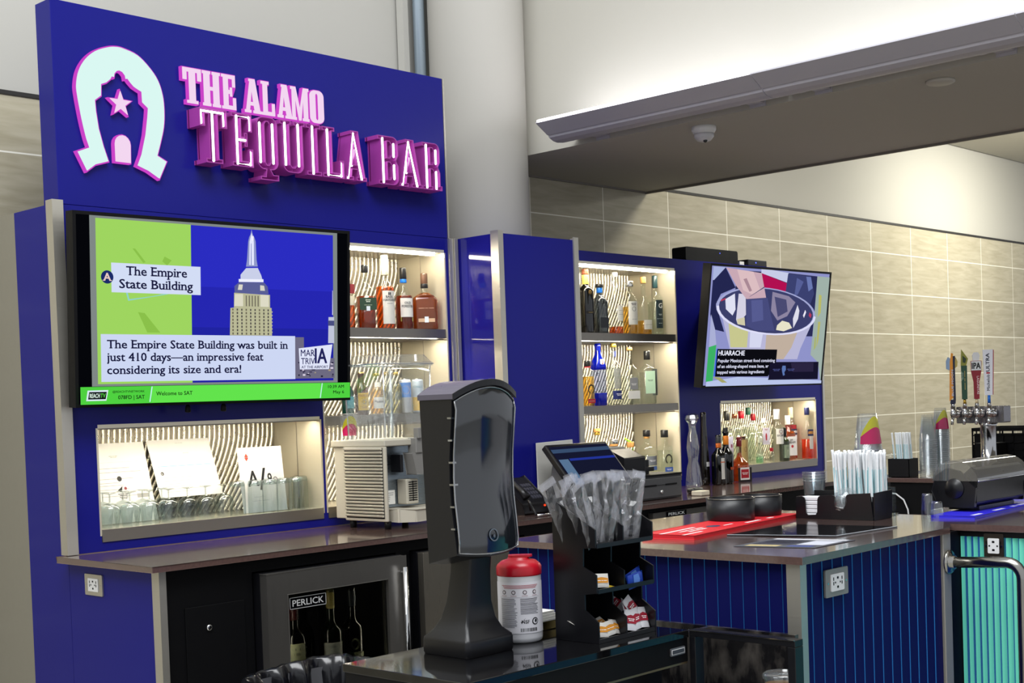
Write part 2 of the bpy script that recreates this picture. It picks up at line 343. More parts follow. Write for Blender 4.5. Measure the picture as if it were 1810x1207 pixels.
# ------------------------------------------------------------------ lettering of the sign (slab glyphs, unit cell)
def arc(cx, cy, rx, ry, a0, a1, n=7): return [(cx+rx*cos(rad(a0+(a1-a0)*i/n)), cy+ry*sin(rad(a0+(a1-a0)*i/n))) for i in range(n+1)]
G = {
 'T': [[(.2, 0), (.8, 0), (.8, .08), (.67, .08), (.67, .89), (.8, .89), (.8, .66), (1, .66), (1, 1), (0, 1), (0, .66), (.2, .66), (.2, .89), (.33, .89), (.33, .08), (.2, .08)]],
 'E': [[(0, 0), (1, 0), (1, .34), (.8, .34), (.8, .11), (.46, .11), (.46, .45), (.6, .45), (.6, .38), (.74, .38), (.74, .64), (.6, .64), (.6, .56), (.46, .56), (.46, .89), (.78, .89), (.78, .66), (.97, .66), (.97, 1), (0, 1), (0, .92), (.12, .92), (.12, .08), (0, .08)]],
 'Q': [arc(.32, .15, .32, .15, 180, 270)+[(.40, 0), (.36, -.13), (.12, -.13), (.12, -.20), (1, -.20), (1, -.09), (.74, -.09), (.62, 0)]+arc(.68, .15, .32, .15, 270, 360)+arc(.68, .85, .32, .15, 0, 90)+arc(.32, .85, .32, .15, 90, 180),
       [(.38, .14), (.38, .86), (.45, .91), (.55, .91), (.62, .86), (.62, .14), (.55, .09), (.45, .09)]],
 'U': [[(0, 1), (0, .92), (.09, .92), (.09, .16)]+arc(.36, .15, .27, .15, 180, 270)+arc(.64, .15, .27, .15, 270, 360)+[(.91, .92), (1, .92), (1, 1), (.56, 1), (.56, .92), (.62, .92), (.62, .15), (.55, .10), (.45, .10), (.38, .15), (.38, .92), (.44, .92), (.44, 1)]],
 'I': [[(0, 0), (1, 0), (1, .08), (.78, .08), (.78, .92), (1, .92), (1, 1), (0, 1), (0, .92), (.22, .92), (.22, .08), (0, .08)]],
 'L': [[(0, 0), (1, 0), (1, .36), (.8, .36), (.8, .11), (.46, .11), (.46, .92), (.58, .92), (.58, 1), (0, 1), (0, .92), (.13, .92), (.13, .08), (0, .08)]],
 'A': [[(-.05, 0), (.36, 0), (.36, .08), (.27, .08), (.31, .22), (.56, .22), (.61, .08), (.52, .08), (.52, 0), (1.05, 0), (1.05, .08), (.97, .08), (.66, 1), (.26, 1), (.26, .93), (.32, .93), (.04, .08), (-.05, .08)], [(.34, .32), (.435, .72), (.53, .32)]],
 'B': [[(0, 0), (.66, 0)]+arc(.72, .16, .28, .16, 270, 360)+[(1, .40), (.88, .51), (1, .62)]+arc(.72, .84, .28, .16, 0, 90)+[(0, 1), (0, .92), (.12, .92), (.12, .08), (0, .08)],
       [(.46, .11), (.46, .46), (.58, .46), (.66, .40), (.66, .17), (.58, .11)], [(.46, .56), (.46, .89), (.58, .89), (.66, .83), (.66, .62), (.58, .56)]],
 'R': [[(0, 0), (.56, 0), (.56, .08), (.46, .08), (.46, .44), (.56, .44), (.66, .38), (.66, 0), (1.1, 0), (1.1, .10), (1, .10), (1, .38), (.88, .50), (1, .60)]+arc(.72, .84, .28, .16, 0, 90)+[(0, 1), (0, .92), (.12, .92), (.12, .08), (0, .08)],
       [(.46, .55), (.46, .89), (.58, .89), (.66, .83), (.66, .61), (.58, .55)]],
 'H': [[(0, 0), (.45, 0), (.45, .08), (.40, .08), (.40, .46), (.60, .46), (.60, .08), (.55, .08), (.55, 0), (1, 0), (1, .08), (.93, .08), (.93, .92), (1, .92), (1, 1), (.55, 1), (.55, .92), (.60, .92), (.60, .56), (.40, .56), (.40, .92), (.45, .92), (.45, 1), (0, 1), (0, .92), (.07, .92), (.07, .08), (0, .08)]],
 'M': [[(0, 0), (.30, 0), (.30, .08), (.24, .08), (.24, .74), (.44, 0), (.56, 0), (.72, .74), (.72, .08), (.66, .08), (.66, 0), (1.02, 0), (1.02, .08), (.96, .08), (.96, .92), (1.02, .92), (1.02, 1), (.72, 1), (.50, .34), (.28, 1), (0, 1), (0, .92), (.07, .92), (.07, .08), (0, .08)]],
 'O': [arc(.36, .18, .36, .18, 180, 270)+arc(.64, .18, .36, .18, 270, 360)+arc(.64, .82, .36, .18, 0, 90)+arc(.36, .82, .36, .18, 90, 180),
       [(.40, .14), (.40, .86), (.46, .91), (.54, .91), (.60, .86), (.60, .14), (.54, .09), (.46, .09)]],
}
TUBES = {
 'T': [[(.1, .72), (.1, .945), (.9, .945), (.9, .72)], [(.5, .945), (.5, .05)]],
 'E': [[(.88, .71), (.88, .945), (.29, .945), (.29, .055), (.9, .055), (.9, .29)], [(.29, .505), (.68, .505)]],
 'Q': [[(.19, .14), (.19, .88)], [(.81, .14), (.81, .88)]], 'U': [[(.235, .95), (.235, .15)], [(.765, .95), (.765, .15)]],
 'I': [[(.5, .96), (.5, .04)]], 'L': [[(.295, .95), (.295, .055), (.9, .055), (.9, .31)]],
 'A': [[(.12, .04), (.46, .95), (.84, .04)], [(.44, .62), (.33, .30)]],
 'B': [[(.29, .95), (.29, .05)], [(.83, .86), (.83, .60)], [(.83, .42), (.83, .14)]],
 'R': [[(.29, .95), (.29, .05)], [(.83, .86), (.83, .58)], [(.83, .40), (.83, .04)]],
}
def offset(poly, d):
    out = []; n = len(poly)
    for i in range(n):
        p, c, q = Vector(poly[i-1]), Vector(poly[i]), Vector(poly[(i+1) % n])
        a, b = (c-p), (q-c)
        if a.length < 1e-7 or b.length < 1e-7: out.append(poly[i]); continue
        a.normalize(); b.normalize(); na, nb = Vector((a.y, -a.x)), Vector((b.y, -b.x)); m = na+nb
        if m.length < .2: m = na
        k = d/max(.45, (m.normalized()).dot(na)); m = m.normalized()*k
        out.append((c.x+m.x, c.y+m.y))
    return out
def area2(p): return sum(p[i-1][0]*p[i][1]-p[i][0]*p[i-1][1] for i in range(len(p)))
def ccw(p): return p if area2(p) > 0 else p[::-1]
def cell(loops, x0, x1, z0, z1): return [[(x0+a*(x1-x0), z0+b*(z1-z0)) for a, b in l] for l in loops]

sign = thing('bar_sign', 'tall royal blue sign tower with glowing horseshoe and pink neon lettering', 'sign', (3.34, 4.45, 2.136))
B(BLUE).box(2.40, 4.275, 4.40, 4.505, 2.136, 2.845).obj('sign_panel', sign, bevel=.002)
B(STEEL).box(4.276, 4.284, 4.398, 4.507, 2.136, 2.845).obj('edge_trim', sign)
MAG = glow('magenta_sign_edge', (.52, .05, .50), 1.0); PINKF = glow('pink_lit_face', (.90, .68, .88), .87); MINT = glow('mint_lit_face', (.72, .96, .91), .85); NEON = glow('white_neon', '#fff4ff', 3.2)
CHAN = mat('pink_channel_letter', (.30, .04, .27), .4, emit=(.30, .03, .26), es=.12)
def lit(name, loops, face, parent, y=4.378, back=4.40, rim=.005):
    loops = [ccw(loops[0])]+[ccw(l)[::-1] for l in loops[1:]]
    e = B(MAG).prism([offset(l, rim) for l in loops], XZ(0), back, y+.004).obj(name, parent)
    B(face).prism(loops, XZ(0), y+.004, y).obj('lit_face', e)
hs = [(2.47, 2.321), (2.516, 2.34), (2.506, 2.369), (2.491, 2.436), (2.478, 2.516), (2.476, 2.557), (2.488, 2.606), (2.516, 2.650), (2.556, 2.684), (2.603, 2.704), (2.635, 2.711), (2.666, 2.710), (2.722, 2.695), (2.768, 2.660), (2.803, 2.617), (2.821, 2.564), (2.825, 2.507), (2.82, 2.449), (2.804, 2.39), (2.788, 2.340), (2.826, 2.322), (2.794, 2.258), (2.75, 2.282), (2.706, 2.297), (2.724, 2.338), (2.744, 2.411), (2.755, 2.477), (2.759, 2.510), (2.736, 2.528), (2.735, 2.566), (2.723, 2.571), (2.704, 2.580), (2.688, 2.595), (2.680, 2.605), (2.672, 2.603), (2.670, 2.615), (2.660, 2.626), (2.648, 2.630), (2.636, 2.626), (2.626, 2.615), (2.624, 2.603), (2.616, 2.605), (2.609, 2.593), (2.593, 2.579), (2.571, 2.570), (2.569, 2.529), (2.544, 2.510), (2.546, 2.471), (2.554, 2.41), (2.57, 2.349), (2.587, 2.299), (2.536, 2.283), (2.503, 2.258)]
def smooth(P, i0, i1, k=4):
    out = []
    for i, c in enumerate(P):
        out.append(c)
        if i0 <= i < i1:
            a, d, e = Vector(P[i-1]), Vector(P[(i+1) % len(P)]), Vector(P[(i+2) % len(P)]); c = Vector(c)
            for j in range(1, k):
                t = j/k; q = .5*((2*c)+(d-a)*t+(2*a-5*c+4*d-e)*t*t+(3*c-a-3*d+e)*t**3); out.append((q.x, q.y))
    return out
lit('horseshoe', [smooth(hs, 2, 18)], MINT, sign)
lit('star', [[(2.647+r*sin(rad(36*i)), 2.511+r*cos(rad(36*i))) for i, r in enumerate([.045, .018]*5)]], PINKF, sign, rim=.004)
lit('doorway', [[(2.617, 2.302), (2.677, 2.302), (2.679, 2.365)]+arc(2.648, 2.366, .031, .032, 0, 180, 8)+[(2.617, 2.365)]], PINKF, sign, rim=.004)
for ch, x0, x1 in (('T', 2.912, 2.992), ('H', 2.998, 3.077), ('E', 3.084, 3.147), ('A', 3.192, 3.262), ('L', 3.268, 3.331), ('A', 3.348, 3.416), ('M', 3.412, 3.500), ('O', 3.508, 3.578)):
    lit('letter', cell(G[ch], x0, x1, 2.553, 2.684), PINKF, sign, rim=.0035)
for ch, x0, x1 in (('T', 2.936, 3.058), ('E', 3.078, 3.174), ('Q', 3.194, 3.292), ('U', 3.305, 3.427), ('I', 3.434, 3.506), ('L', 3.514, 3.624), ('A', 3.636, 3.738), ('B', 3.810, 3.922), ('A', 3.934, 4.052), ('R', 4.062, 4.165)):
    L0 = cell(G[ch], x0, x1, 2.326, 2.529); L0 = [ccw(L0[0])]+[ccw(l)[::-1] for l in L0[1:]]
    b = B(CHAN); inn = [offset(l, -.0035) for l in L0]
    b.prism(L0, XZ(0), 4.40, 4.318, caps=(0, 0)).prism(inn, XZ(0), 4.318, 4.386, caps=(0, 0)).prism(L0, XZ(0), 4.392, 4.386)
    n = len(b.v); fl = [p for l in L0 for p in l]; fi = [p for l in inn for p in l]; m = len(fl)
    fs = []; o = 0
    for l in L0:
        k = len(l); fs += [(o+i, o+(i+1) % k, m+o+(i+1) % k, m+o+i) for i in range(k)]; o += k
    b.add([(p[0], 4.318, p[1]) for p in fl]+[(p[0], 4.318, p[1]) for p in fi], fs)
    o = b.obj('channel_letter', sign)
    nb = B(NEON)
    for ln in TUBES[ch]:
        P = [(x0+a*(x1-x0), 4.326, 2.326+c*.203) for a, c in ln]; nb.tube(P, .0046, 8)
        for p in P: nb.ball(p, .0046, 8)
    nb.obj('neon_tube', o)

# ------------------------------------------------------------------ back bar units with lit niches
def ribs(b, x0, x1, z0, z1, y, pitch=.024, sweep=.5):
    """raised wavy ribs: upright at the top, sweeping to the left lower down"""
    h = z1-z0; x = x0+.004
    while x < x1+.6*h:
        pts = []
        for i in range(13):
            u = i/12; xx = x-sweep*h*(max(0, u-.12))**1.5; zz = z1-u*h
            if x0 <= xx <= x1: pts.append((xx, y, zz))
        if len(pts) > 2: b.tube(pts, pitch*.30, 6, caps=False)
        x += pitch
def niche(unit, x0, x1, zs, top, depth=.31, yf=4.40):
    """zs: shelf tops, lowest first; the lowest is the niche floor with its front lip"""
    yb = yf+depth; z0 = zs[0]
    n = B(STEELN)
    n.box(x0-.006, x0+.0016, yf-.0006, yb, z0-.02, top-.0002).box(x1-.0016, x1+.006, yf-.0006, yb, z0-.02, top-.0002)
    n.box(x0+.0018, x1-.0018, yf-.0004, yb, top-.0016, top+.012)
    B(mat('niche_back_shaded', '#857e70', .4, .6)).box(x0-.006, x1+.006, yb, yb+.008, z0-.02, top+.012).obj('back_sheet', unit)  # darker metal paints in the shade between the ribs
    n.box(x0-.006, x1+.006, yf+.003, yb, z0-.02, z0)
    nb = n.obj('niche_lining', unit)
    B(STEELD).box(x0+.001, x1-.001, yf-.004, yf+.003, z0-.042, z0+.002).obj('front_lip', nb)
    tops = list(zs[1:])+[top]
    for k, zt in enumerate(zs):
        zc = tops[k]-(.04 if k < len(zs)-1 else 0)
        rb = B(RIB); ribs(rb, x0+.003, x1-.003, zt+.001, zc-.002, yb+.001, sweep=.55); rb.obj('ribbed_panel', nb)
        B(STEELD).box(x1-.0026, x1-.0016, yf+.155, yf+.158, zt, zc).obj('panel_seam', nb)
        if k > 0: B(STEELD).box(x0, x1, yf+.004, yb, zt-.04, zt).obj('shelf', unit)
        B(LED if zc < 1.8 else LEDT).box(x0+.012, x1-.03, yf+.03, yf+.046, zc-(.0035 if zc < 1.8 else .011), zc-.0022).obj('light_strip', nb)
        if zc < 1.8: B(STEELD).box(x0+.004, x1-.004, yf+.022, yf+.026, zc-.0065, zc-.0018).obj('strip_cover', nb)
ZT = 2.135; SH = [.987, 1.361, 1.729]
u1 = thing('back_bar_unit', 'blue back bar wall unit under the lit sign, around the trivia screen and shelf niches', 'back bar', (3.34, 4.45, 0))
b = B(BLUE); holed(b, 2.38, 4.318, 0, ZT, [(2.508, 3.511, .945, 1.351), (3.535, 4.250, .947, 2.070)], 4.40, 4.42); b.obj('wall_panel', u1)
B(BLUE).box(2.376, 2.384, 4.40, 4.68, 0, ZT).obj('side_panel', u1)
B(mat('grey_side_metal', '#8a867a', .5, .15)).box(2.377, 2.385, 4.682, 4.998, 0, ZT).obj('rear_filler', u1)
B(STEEL).box(2.366, 2.376, 4.385, 4.43, .912, 2.148).box(2.376, 2.408, 4.385, 4.399, .912, 2.148).obj('corner_trim', u1)
B(STEEL).box(4.272, 4.296, 4.388, 4.399, .912, ZT).box(4.298, 4.318, 4.380, 4.399, .912, ZT).obj('edge_trim', u1)
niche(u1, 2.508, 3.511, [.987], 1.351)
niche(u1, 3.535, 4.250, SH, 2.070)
u2 = thing('column_cabinet', 'projecting narrow blue column cabinet between the two shelf niches', 'cabinet', (4.59, 4.3, .9105))
B(BLUEG).box(4.327, 4.335, 4.147, 4.62, .9105, ZT).box(4.845, 4.853, 4.147, 4.62, .9105, ZT).obj('side_panel', u2)
B(BLUE).box(4.327, 4.853, 4.139, 4.147, .9105, ZT).obj('front_panel', u2)
B(BLUE).box(4.335, 4.845, 4.147, 4.62, ZT-.02, ZT-.004).obj('top_panel', u2)
for xs in ((4.320, 4.352), (4.826, 4.858)):
    q = B(STEEL).box(xs[0], xs[1], 4.131, 4.139, .912, 2.147)
    (q.box(4.320, 4.327, 4.139, 4.178, .912, 2.147) if xs[0] < 4.5 else q.box(4.853, 4.860, 4.139, 4.178, .912, 2.147)); q.obj('corner_trim', u2)
u3 = thing('back_bar_unit', 'blue back bar wall unit holding the tequila shelves and the tilted food video screen', 'back bar', (6.15, 4.45, 0))
b = B(BLUE); holed(b, 4.862, 7.44, 0, ZT, [(5.05, 5.963, .947, 2.072), (6.352, 7.362, .945, 1.351)], 4.40, 4.42); b.obj('wall_panel', u3)
B(BLUE).box(7.434, 7.44, 4.42, 4.62, 0, ZT).obj('side_panel', u3)
B(STEEL).box(7.440, 7.462, 4.392, 4.43, .912, ZT).obj('edge_trim', u3)
B(BLUE).box(4.862, 7.44, 4.42, 4.62, ZT-.016, ZT-.002).obj('top_panel', u3)
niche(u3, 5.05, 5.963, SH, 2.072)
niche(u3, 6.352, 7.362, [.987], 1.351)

# worktop and under-counter units
tag(B(STONE).prism([[(2.33, 3.79), (7.5, 3.79), (7.5, 4.398), (2.33, 4.398)]], XY(0), .890, .91).obj('back_counter', bevel=.003),
    'long dark brown stone worktop running along the blue back bar', 'worktop')
base = thing('under_counter_base', 'black cabinet base below the back worktop with a locked flush door', 'cabinet', (4.9, 4.0, 0))
b = B(BLACKM); holed(b, 2.392, 7.48, .08, .889, [(2.738, 3.392, .09, .845), (3.46, 4.10, .09, .845), (4.93, 6.02, .20, .868)], 3.832, 3.85); b.obj('front_panel', base)
B(BLACKM).box(2.392, 7.48, 4.36, 4.38, 0, .889).box(2.42, 7.48, 3.87, 3.885, 0, .08).obj('carcass', base)
B(BLUE).box(2.376, 2.384, 3.84, 4.398, 0, .889).obj('end_panel', base)
B(STEEL).box(2.366, 2.376, 3.812, 3.855, 0, .888).box(2.376, 2.392, 3.812, 3.822, 0, .888).obj('corner_trim', base)
d = B(BLACKM).box(2.467, 2.70, 3.826, 3.8315, .10, .757).obj('flush_door', base, bevel=.0015)
B(CHROME).lathe([(.011, 0), (.011, .004), (.006, .006), (.001, .0062)], 16).obj('lock', d, world=False).matrix_local = Matrix.Translation((2.556-4.9, 3.826-4.0, .683)) @ Matrix.Rotation(pi/2, 4, 'X')
DKST = steel_mat('dark_fridge_steel', '#7d7a76', .36, (200, 3, 3))
fr = thing('wine_fridge', 'dark steel wine fridge with a glass door under the left end of the worktop', 'fridge', (3.065, 3.95, .0))
b = B(BLACK); b.box(2.745, 2.765, 3.80, 4.30, .10, .840).box(3.365, 3.385, 3.80, 4.30, .10, .840).box(2.765, 3.365, 4.28, 4.30, .10, .840).box(2.765, 3.365, 3.80, 4.28, .10, .12).box(2.765, 3.365, 3.80, 4.28, .825, .840); b.obj('cabinet_body', fr)
b = B(DKST); holed(b, 2.748, 3.382, .105, .838, [(2.836, 3.290, .20, .760)], 3.765, 3.798); dr = b.obj('door', fr, bevel=.002)
B(clear('smoked_glass', '#8a8c8c', .04, .4)).box(2.838, 3.288, 3.776, 3.784, .202, .758).obj('glass_pane', dr)
B(CHROME).tube([(3.355, 3.74, .15), (3.355, 3.74, .80)], .010, 10).tube([(3.355, 3.764, .18), (3.355, 3.74, .18)], .006, 6).tube([(3.355, 3.764, .78), (3.355, 3.74, .78)], .006, 6).obj('handle', dr)
b = B(BLACKG); b.box(2.846, 3.008, 3.773, 3.7758, .705, .748).use(ink('#c8c8c8'))
b.text('PERLICK', 2.927, .7155, .022, XZ(3.7725), w=.135, al='c', bold=.012, ds=-.00004)
for q in ((2.848, 3.006, .745, .7465), (2.848, 3.006, .7065, .708), (2.848, 2.8495, .7065, .7465), (3.0045, 3.006, .7065, .7465)): b.box(q[0], q[1], 3.7722, 3.773, q[2], q[3])
b.obj('name_plate', dr)
tag(B(steel_mat('wire_shelf', '#77736d', .3)).box(2.766, 3.364, 3.83, 4.27, .392, .40).obj('fridge_shelf', fr))
for x in (2.768, 3.352): B(glow('fridge_lamp', '#fff3d8', 110)).box(x, x+.01, 3.808, 3.818, .22, .80).obj('interior_lamp', fr)
f2 = thing('beer_fridge', 'solid steel under-counter fridge door behind the towel dispenser stand', 'fridge', (3.78, 3.95, 0))
b = B(BLACK); b.box(3.467, 4.093, 3.80, 4.30, .10, .840); b.obj('cabinet_body', f2)
dr = B(steel_mat('fridge_door_steel', '#8d877c', .30, (200, 3, 3))).box(3.470, 4.090, 3.765, 3.798, .105, .838).obj('door', f2, bevel=.002)
B(CHROME).tube([(4.075, 3.735, .15), (4.075, 3.735, .822), (3.93, 3.735, .822)], .009, 10).tube([(4.075, 3.764, .5), (4.075, 3.735, .5)], .006, 6).obj('handle', dr)
DRW = mat('grey_drawer_steel', '#6b6864', .38, .7)
f3 = thing('drawer_fridge', 'grey steel under-counter drawer fridge with louvred fronts below the tequila shelves', 'fridge', (5.47, 4.0, 0))
B(BLACK).box(4.935, 6.015, 3.835, 4.30, .21, .866).obj('cabinet_body', f3)
B(DRW).box(4.935, 6.015, 3.805, 3.834, .832, .866).obj('top_rail', f3)
b = B(BLACKG).box(5.03, 5.185, 3.801, 3.8045, .841, .865).use(ink('#c8c8c8')); b.text('PERLICK', 5.107, .8465, .013, XZ(3.8005), w=.125, al='c', bold=.012, ds=-.00004); b.obj('name_plate', f3)
for x0, x1 in ((4.955, 5.295), (5.315, 5.655), (5.675, 6.0)):
    dr = B(DRW).box(x0, x1, 3.808, 3.834, .63, .822).obj('drawer', f3, bevel=.004)
    B(BLACKM).box(x0+.03, x0+.15, 3.806, 3.8085, .655, .665).box(x0+.17, x0+.29, 3.806, 3.8085, .655, .665).box(x0+.03, x0+.15, 3.806, 3.8085, .68, .69).box(x0+.17, x0+.29, 3.806, 3.8085, .68, .69).obj('louvre', dr)
    B(CHROME).ball(((x0+x1)/2, 3.806, .785), .006).obj('lock', dr)
    B(DRW).box(x0, x1, 3.808, 3.834, .40, .612).obj('drawer', f3, bevel=.004)
def outlet(name, label, fn, w=.114, h=.072, plate=None, group=None, switch=False):
    """fn(a, b, d): a along the wall, b up, d out of the wall (+)"""
    t = thing(name, label, 'outlet', fn(0, 0, 0), 0, group)
    B(plate or STEEL).prism([rrect(w, h, .004, 3)], fn, .0005, .006).obj('cover_plate', t)
    B(WHITE).prism([rrect(w*.58, h*.62, .003, 3)], fn, .0061, .0085).obj('socket', t)
    q = B(BLACKM)
    for x in (-.021, .021):
        for dx in (-.006, .006): q.prism([rrect(.004, .009, .001, 1, x, dx+.004)], fn, .0086, .0090)
        q.prism([rrect(.005, .005, .002, 3, x-.009*(1 if x > 0 else -1), 0)], fn, .0086, .0090)
    q.prism([rrect(.008, .006, .001, 1, 0, .012)], fn, .0086, .0090).prism([rrect(.008, .006, .001, 1, 0, -.012)], fn, .0086, .0090)
    q.obj('slot', t)
    for x in (-.5, .5): B(CHROME).prism([[(x*w*.8+.003*cos(i*pi/4), .003*sin(i*pi/4)) for i in range(8)]], fn, .0061, .0072).obj('screw', t)
outlet('wall_outlet', 'steel outlet plate on the blue end panel below the left end of the worktop', lambda a, b, d: (2.376-d, 4.228-a, .820+b))
outlet('wall_outlet', 'small steel outlet plate on the black base between the towel dispenser and the cutlery stand', lambda a, b, d: (4.214+a, 3.832-d, .775+b), .06, .075)

# ------------------------------------------------------------------ the two screens
def screen_fn(w, h, out=.0):
    return lambda u, v, d: ((u/1000-.5)*w, -out-.0015-d*.0002, (v/1000-.5)*h)      # u, v in thousandths of the screen; d = layer
def tv(name, label, c, w, h, tilt, yaw, dep=.045):
    t = thing(name, label, 'screen', c); t.rotation_euler = (tilt, 0, yaw)
    fb = B(BLACKM); fb.prism([[(-w/2, -h/2), (w/2, -h/2), (w/2, h/2), (-w/2, h/2)], [(-w/2+.012, -h/2+.012), (-w/2+.012, h/2-.012), (w/2-.012, h/2-.012), (w/2-.012, -h/2+.012)]], XZ(0), -.006, dep)
    fb.obj('bezel', t, world=False)
    B(BLACKM).box(-w/2+.012, w/2-.012, .0, dep, -h/2+.012, h/2-.012).obj('back_shell', t, world=False)
    return t
class Pic:
    """a flat picture on a screen: polygons and lettering in thousandths of the screen"""
    def __init__(s, w, h): s.b = B(); s.fn = screen_fn(w, h); s.k = 0
    def p(s, col, pts, d=None):
        s.k += 1; s.b.use(scr(col)); s.b.prism([ccw(pts)], s.fn, s.k, s.k+.5, caps=(0, 1)) if 0 else None
        tri = tessellate_polygon([[Vector((a, c, 0)) for a, c in pts]])
        P = [s.fn(a, c, s.k) for a, c in pts]; fs = []
        for q in tri:
            a, e, f = (Vector(P[i]) for i in q)
            fs.append(tuple(q) if (e-a).cross(f-a).y < 0 else tuple(q[::-1]))
        s.b.add(P, fs); return s
    def r(s, col, x0, x1, y0, y1): return s.p(col, [(x0, y0), (x1, y0), (x1, y1), (x0, y1)])
    def t(s, col, txt, x, y, h, w=None, al='l', bold=0, shear=0, slab=0):
        s.k += 1; s.b.use(scr(col)).text(txt, x, y, h, s.fn, w, al, shear, bold, d=s.k, slab=slab); return s
W1, H1 = 1.165, .6725
tv1 = tv('wall_screen', 'large wall screen with a green and blue trivia picture, mounted under the bar sign', (2.957, 4.256, 1.76), W1, H1, .06, -.058)
P = Pic(W1, H1)
P.r('#05060a', 11, 989, 14, 988).r('#7f8785', 54, 949, 107, 982).r('#9ed45f', 73, 390, 119, 970).r('#2526b0', 390, 931, 119, 968)
P.p('#2a2cc0', [(390, 640), (931, 640), (931, 968), (390, 968)]).p('#2023a0', [(390, 119), (931, 119), (931, 420), (390, 420)])
for q in ([(191, 825), (200, 825), (234, 757), (226, 752)], [(298, 792), (322, 773), (306, 745), (290, 765)], [(206, 494), (228, 490), (280, 388), (236, 388)]): P.p('#8ac04a', q)
# the tower in the picture
P.p('#8f98c8', [(588, 760), (592, 800), (597, 900), (601, 925), (606, 940), (610, 968), (614, 940), (620, 925), (625, 903), (628, 800), (632, 764)])
P.p('#e2e6ff', [(600, 770), (602, 900), (610, 950), (618, 900), (618, 770)]).p('#6f78b8', [(606, 770), (607, 890), (609, 890), (609, 770)])
P.p('#c9cfe8', [(567, 690), (567, 714), (588, 752), (632, 756), (645, 715), (650, 686)]).p('#eef0ff', [(560, 674), (560, 690), (653, 694), (653, 678)])
P.p('#5a5f94', [(544, 612), (544, 650), (563, 674), (655, 676), (669, 653), (672, 612)]).p('#d8d6c8', [(556, 630), (560, 660), (575, 660), (572, 630)]).p('#d8d6c8', [(640, 630), (640, 660), (655, 658), (658, 630)])
P.p('#b9b896', [(525, 378), (528, 529), (541, 531), (542, 613), (677, 608), (677, 535), (683, 534), (684, 378)])
P.p('#dcd9c4', [(542, 540), (545, 606), (575, 608), (575, 540)]).p('#dcd9c4', [(640, 540), (640, 606), (672, 606), (672, 540)])
for i in range(9):
    P.r('#4d4a48' if i % 3 else '#6a6452', 534+i*16.5, 539+i*16.5, 382, 526); 
for i in range(5): P.r('#6b6658', 584+i*11, 588+i*11, 540, 600)
for j in range(7): P.r('#b9b896', 525, 684, 394+j*19, 401+j*19)
P.r('#f2efff', 606, 614, 905, 930)
# far skyline
P.p('#bfc4d8', [(905, 338), (907, 490), (930, 491), (930, 338)]).r('#4a4f80', 905, 930, 440, 470).p('#dfe2f0', [(922, 503), (923, 645), (924.5, 645), (925, 503)])
P.p('#6d6a80', [(770, 133), (770, 371), (806, 371), (806, 314), (830, 250), (931, 250), (931, 133)])
for i in range(26):
    x, y = 772+random.random()*150, 137+random.random()*120; P.r(random.choice(['#d8cfe0', '#3a3550', '#a89a80', '#1e1c38']), x, x+5+random.random()*9, y, y+4+random.random()*10)
P.p('#dfe4f8', [(782, 307), (919, 331), (904, 186), (786, 186)])
P.t('#23245a', 'MAR', 790, 262, 38, w=56, bold=.012).t('#23245a', 'TRIV', 791, 216, 36, w=55, bold=.012).t('#23245a', 'IA', 847, 222, 86, w=48, bold=.03).t('#23245a', 'AT THE AIRPORT', 792, 192, 15, w=108, bold=.02)
# captions
P.p('#8fd0c8', [(160, 600), (168, 551), (302, 598), (302, 592), (172, 560), (166, 600)])
P.r('#d2dcf4', 114.5, 415, 593, 745).t('#16173c', 'The Empire', 163, 684, 47, w=204, bold=.02, slab=1).t('#16173c', 'State Building', 140, 616, 47, w=247, bold=.02, slab=1)
P.p('#1b2a68', [(101+20*cos(i*pi/12), 670+34*sin(i*pi/12)) for i in range(24)]).t('#e6c8c0', 'A', 101, 651, 40, al='c', bold=.03, w=23, slab=1)
P.r('#ccd6f2', 77, 766.5, 131, 377)
P.t('#14153a', 'The Empire State Building was built in', 97, 304, 44, w=638, bold=.02, slab=1).t('#14153a', 'just 410 days\u2014an impressive feat', 96, 238, 44, w=546, bold=.02, slab=1).t('#14153a', 'considering its size and era!', 96, 171, 44, w=462, bold=.02, slab=1)
# ticker
P.r('#4fd040', 10, 990, 16, 106).r('#62e24c', 240, 868, 18, 105).p('#bff2e8', [(232, 22), (236, 22), (244, 103), (240, 103)]).p('#bff2e8', [(864, 19), (868, 19), (876, 105), (872, 105)])
P.p('#d9e9f2', [(27, 34), (91, 34), (98, 89), (32, 88)]).p('#101418', [(33, 42), (89, 42), (93, 80), (37, 80)]).t('#e8fff0', 'REACH', 38, 50, 22, w=33, bold=.02, shear=.15).t('#5ad648', 'TV', 73, 50, 22, w=16, bold=.02, shear=.15)
P.t('#0c2410', '@REACHTVNETWORK', 111, 74, 11, w=105, bold=.015).t('#0c2410', '078FD | SAT', 129, 40, 20, w=87, bold=.02).t('#0c2410', 'Welcome to SAT', 255, 55, 21, w=125, bold=.02)
P.t('#0c2410', '10:39 AM', 963, 75, 18, w=66, al='r', bold=.015).t('#0c2410', 'May 6', 963, 43, 18, w=45, al='r', bold=.015)
P.b.obj('screen_picture', tv1, world=False)
B(BLACKM).box(-.2, .2, .045, .124, -.16, .16).obj('wall_bracket', tv1, world=False).rotation_euler = (-.06, 0, .058)
for x in (-.13, .02): B(BLACKM).lathe([(.008, -H1/2-.030), (.011, -H1/2-.026), (.009, -H1/2-.008), (.004, -H1/2+.0)], 12, cx=x, cy=.03).obj('bracket_pull', tv1, world=False)
W2, H2 = 1.12, .6465
tv2 = tv('wall_screen', 'tilted wall screen showing a hand reaching into a plastic tub with a food caption', (6.414, 4.11, 1.756), W2, H2, .136, -.045)
P = Pic(W2, H2)
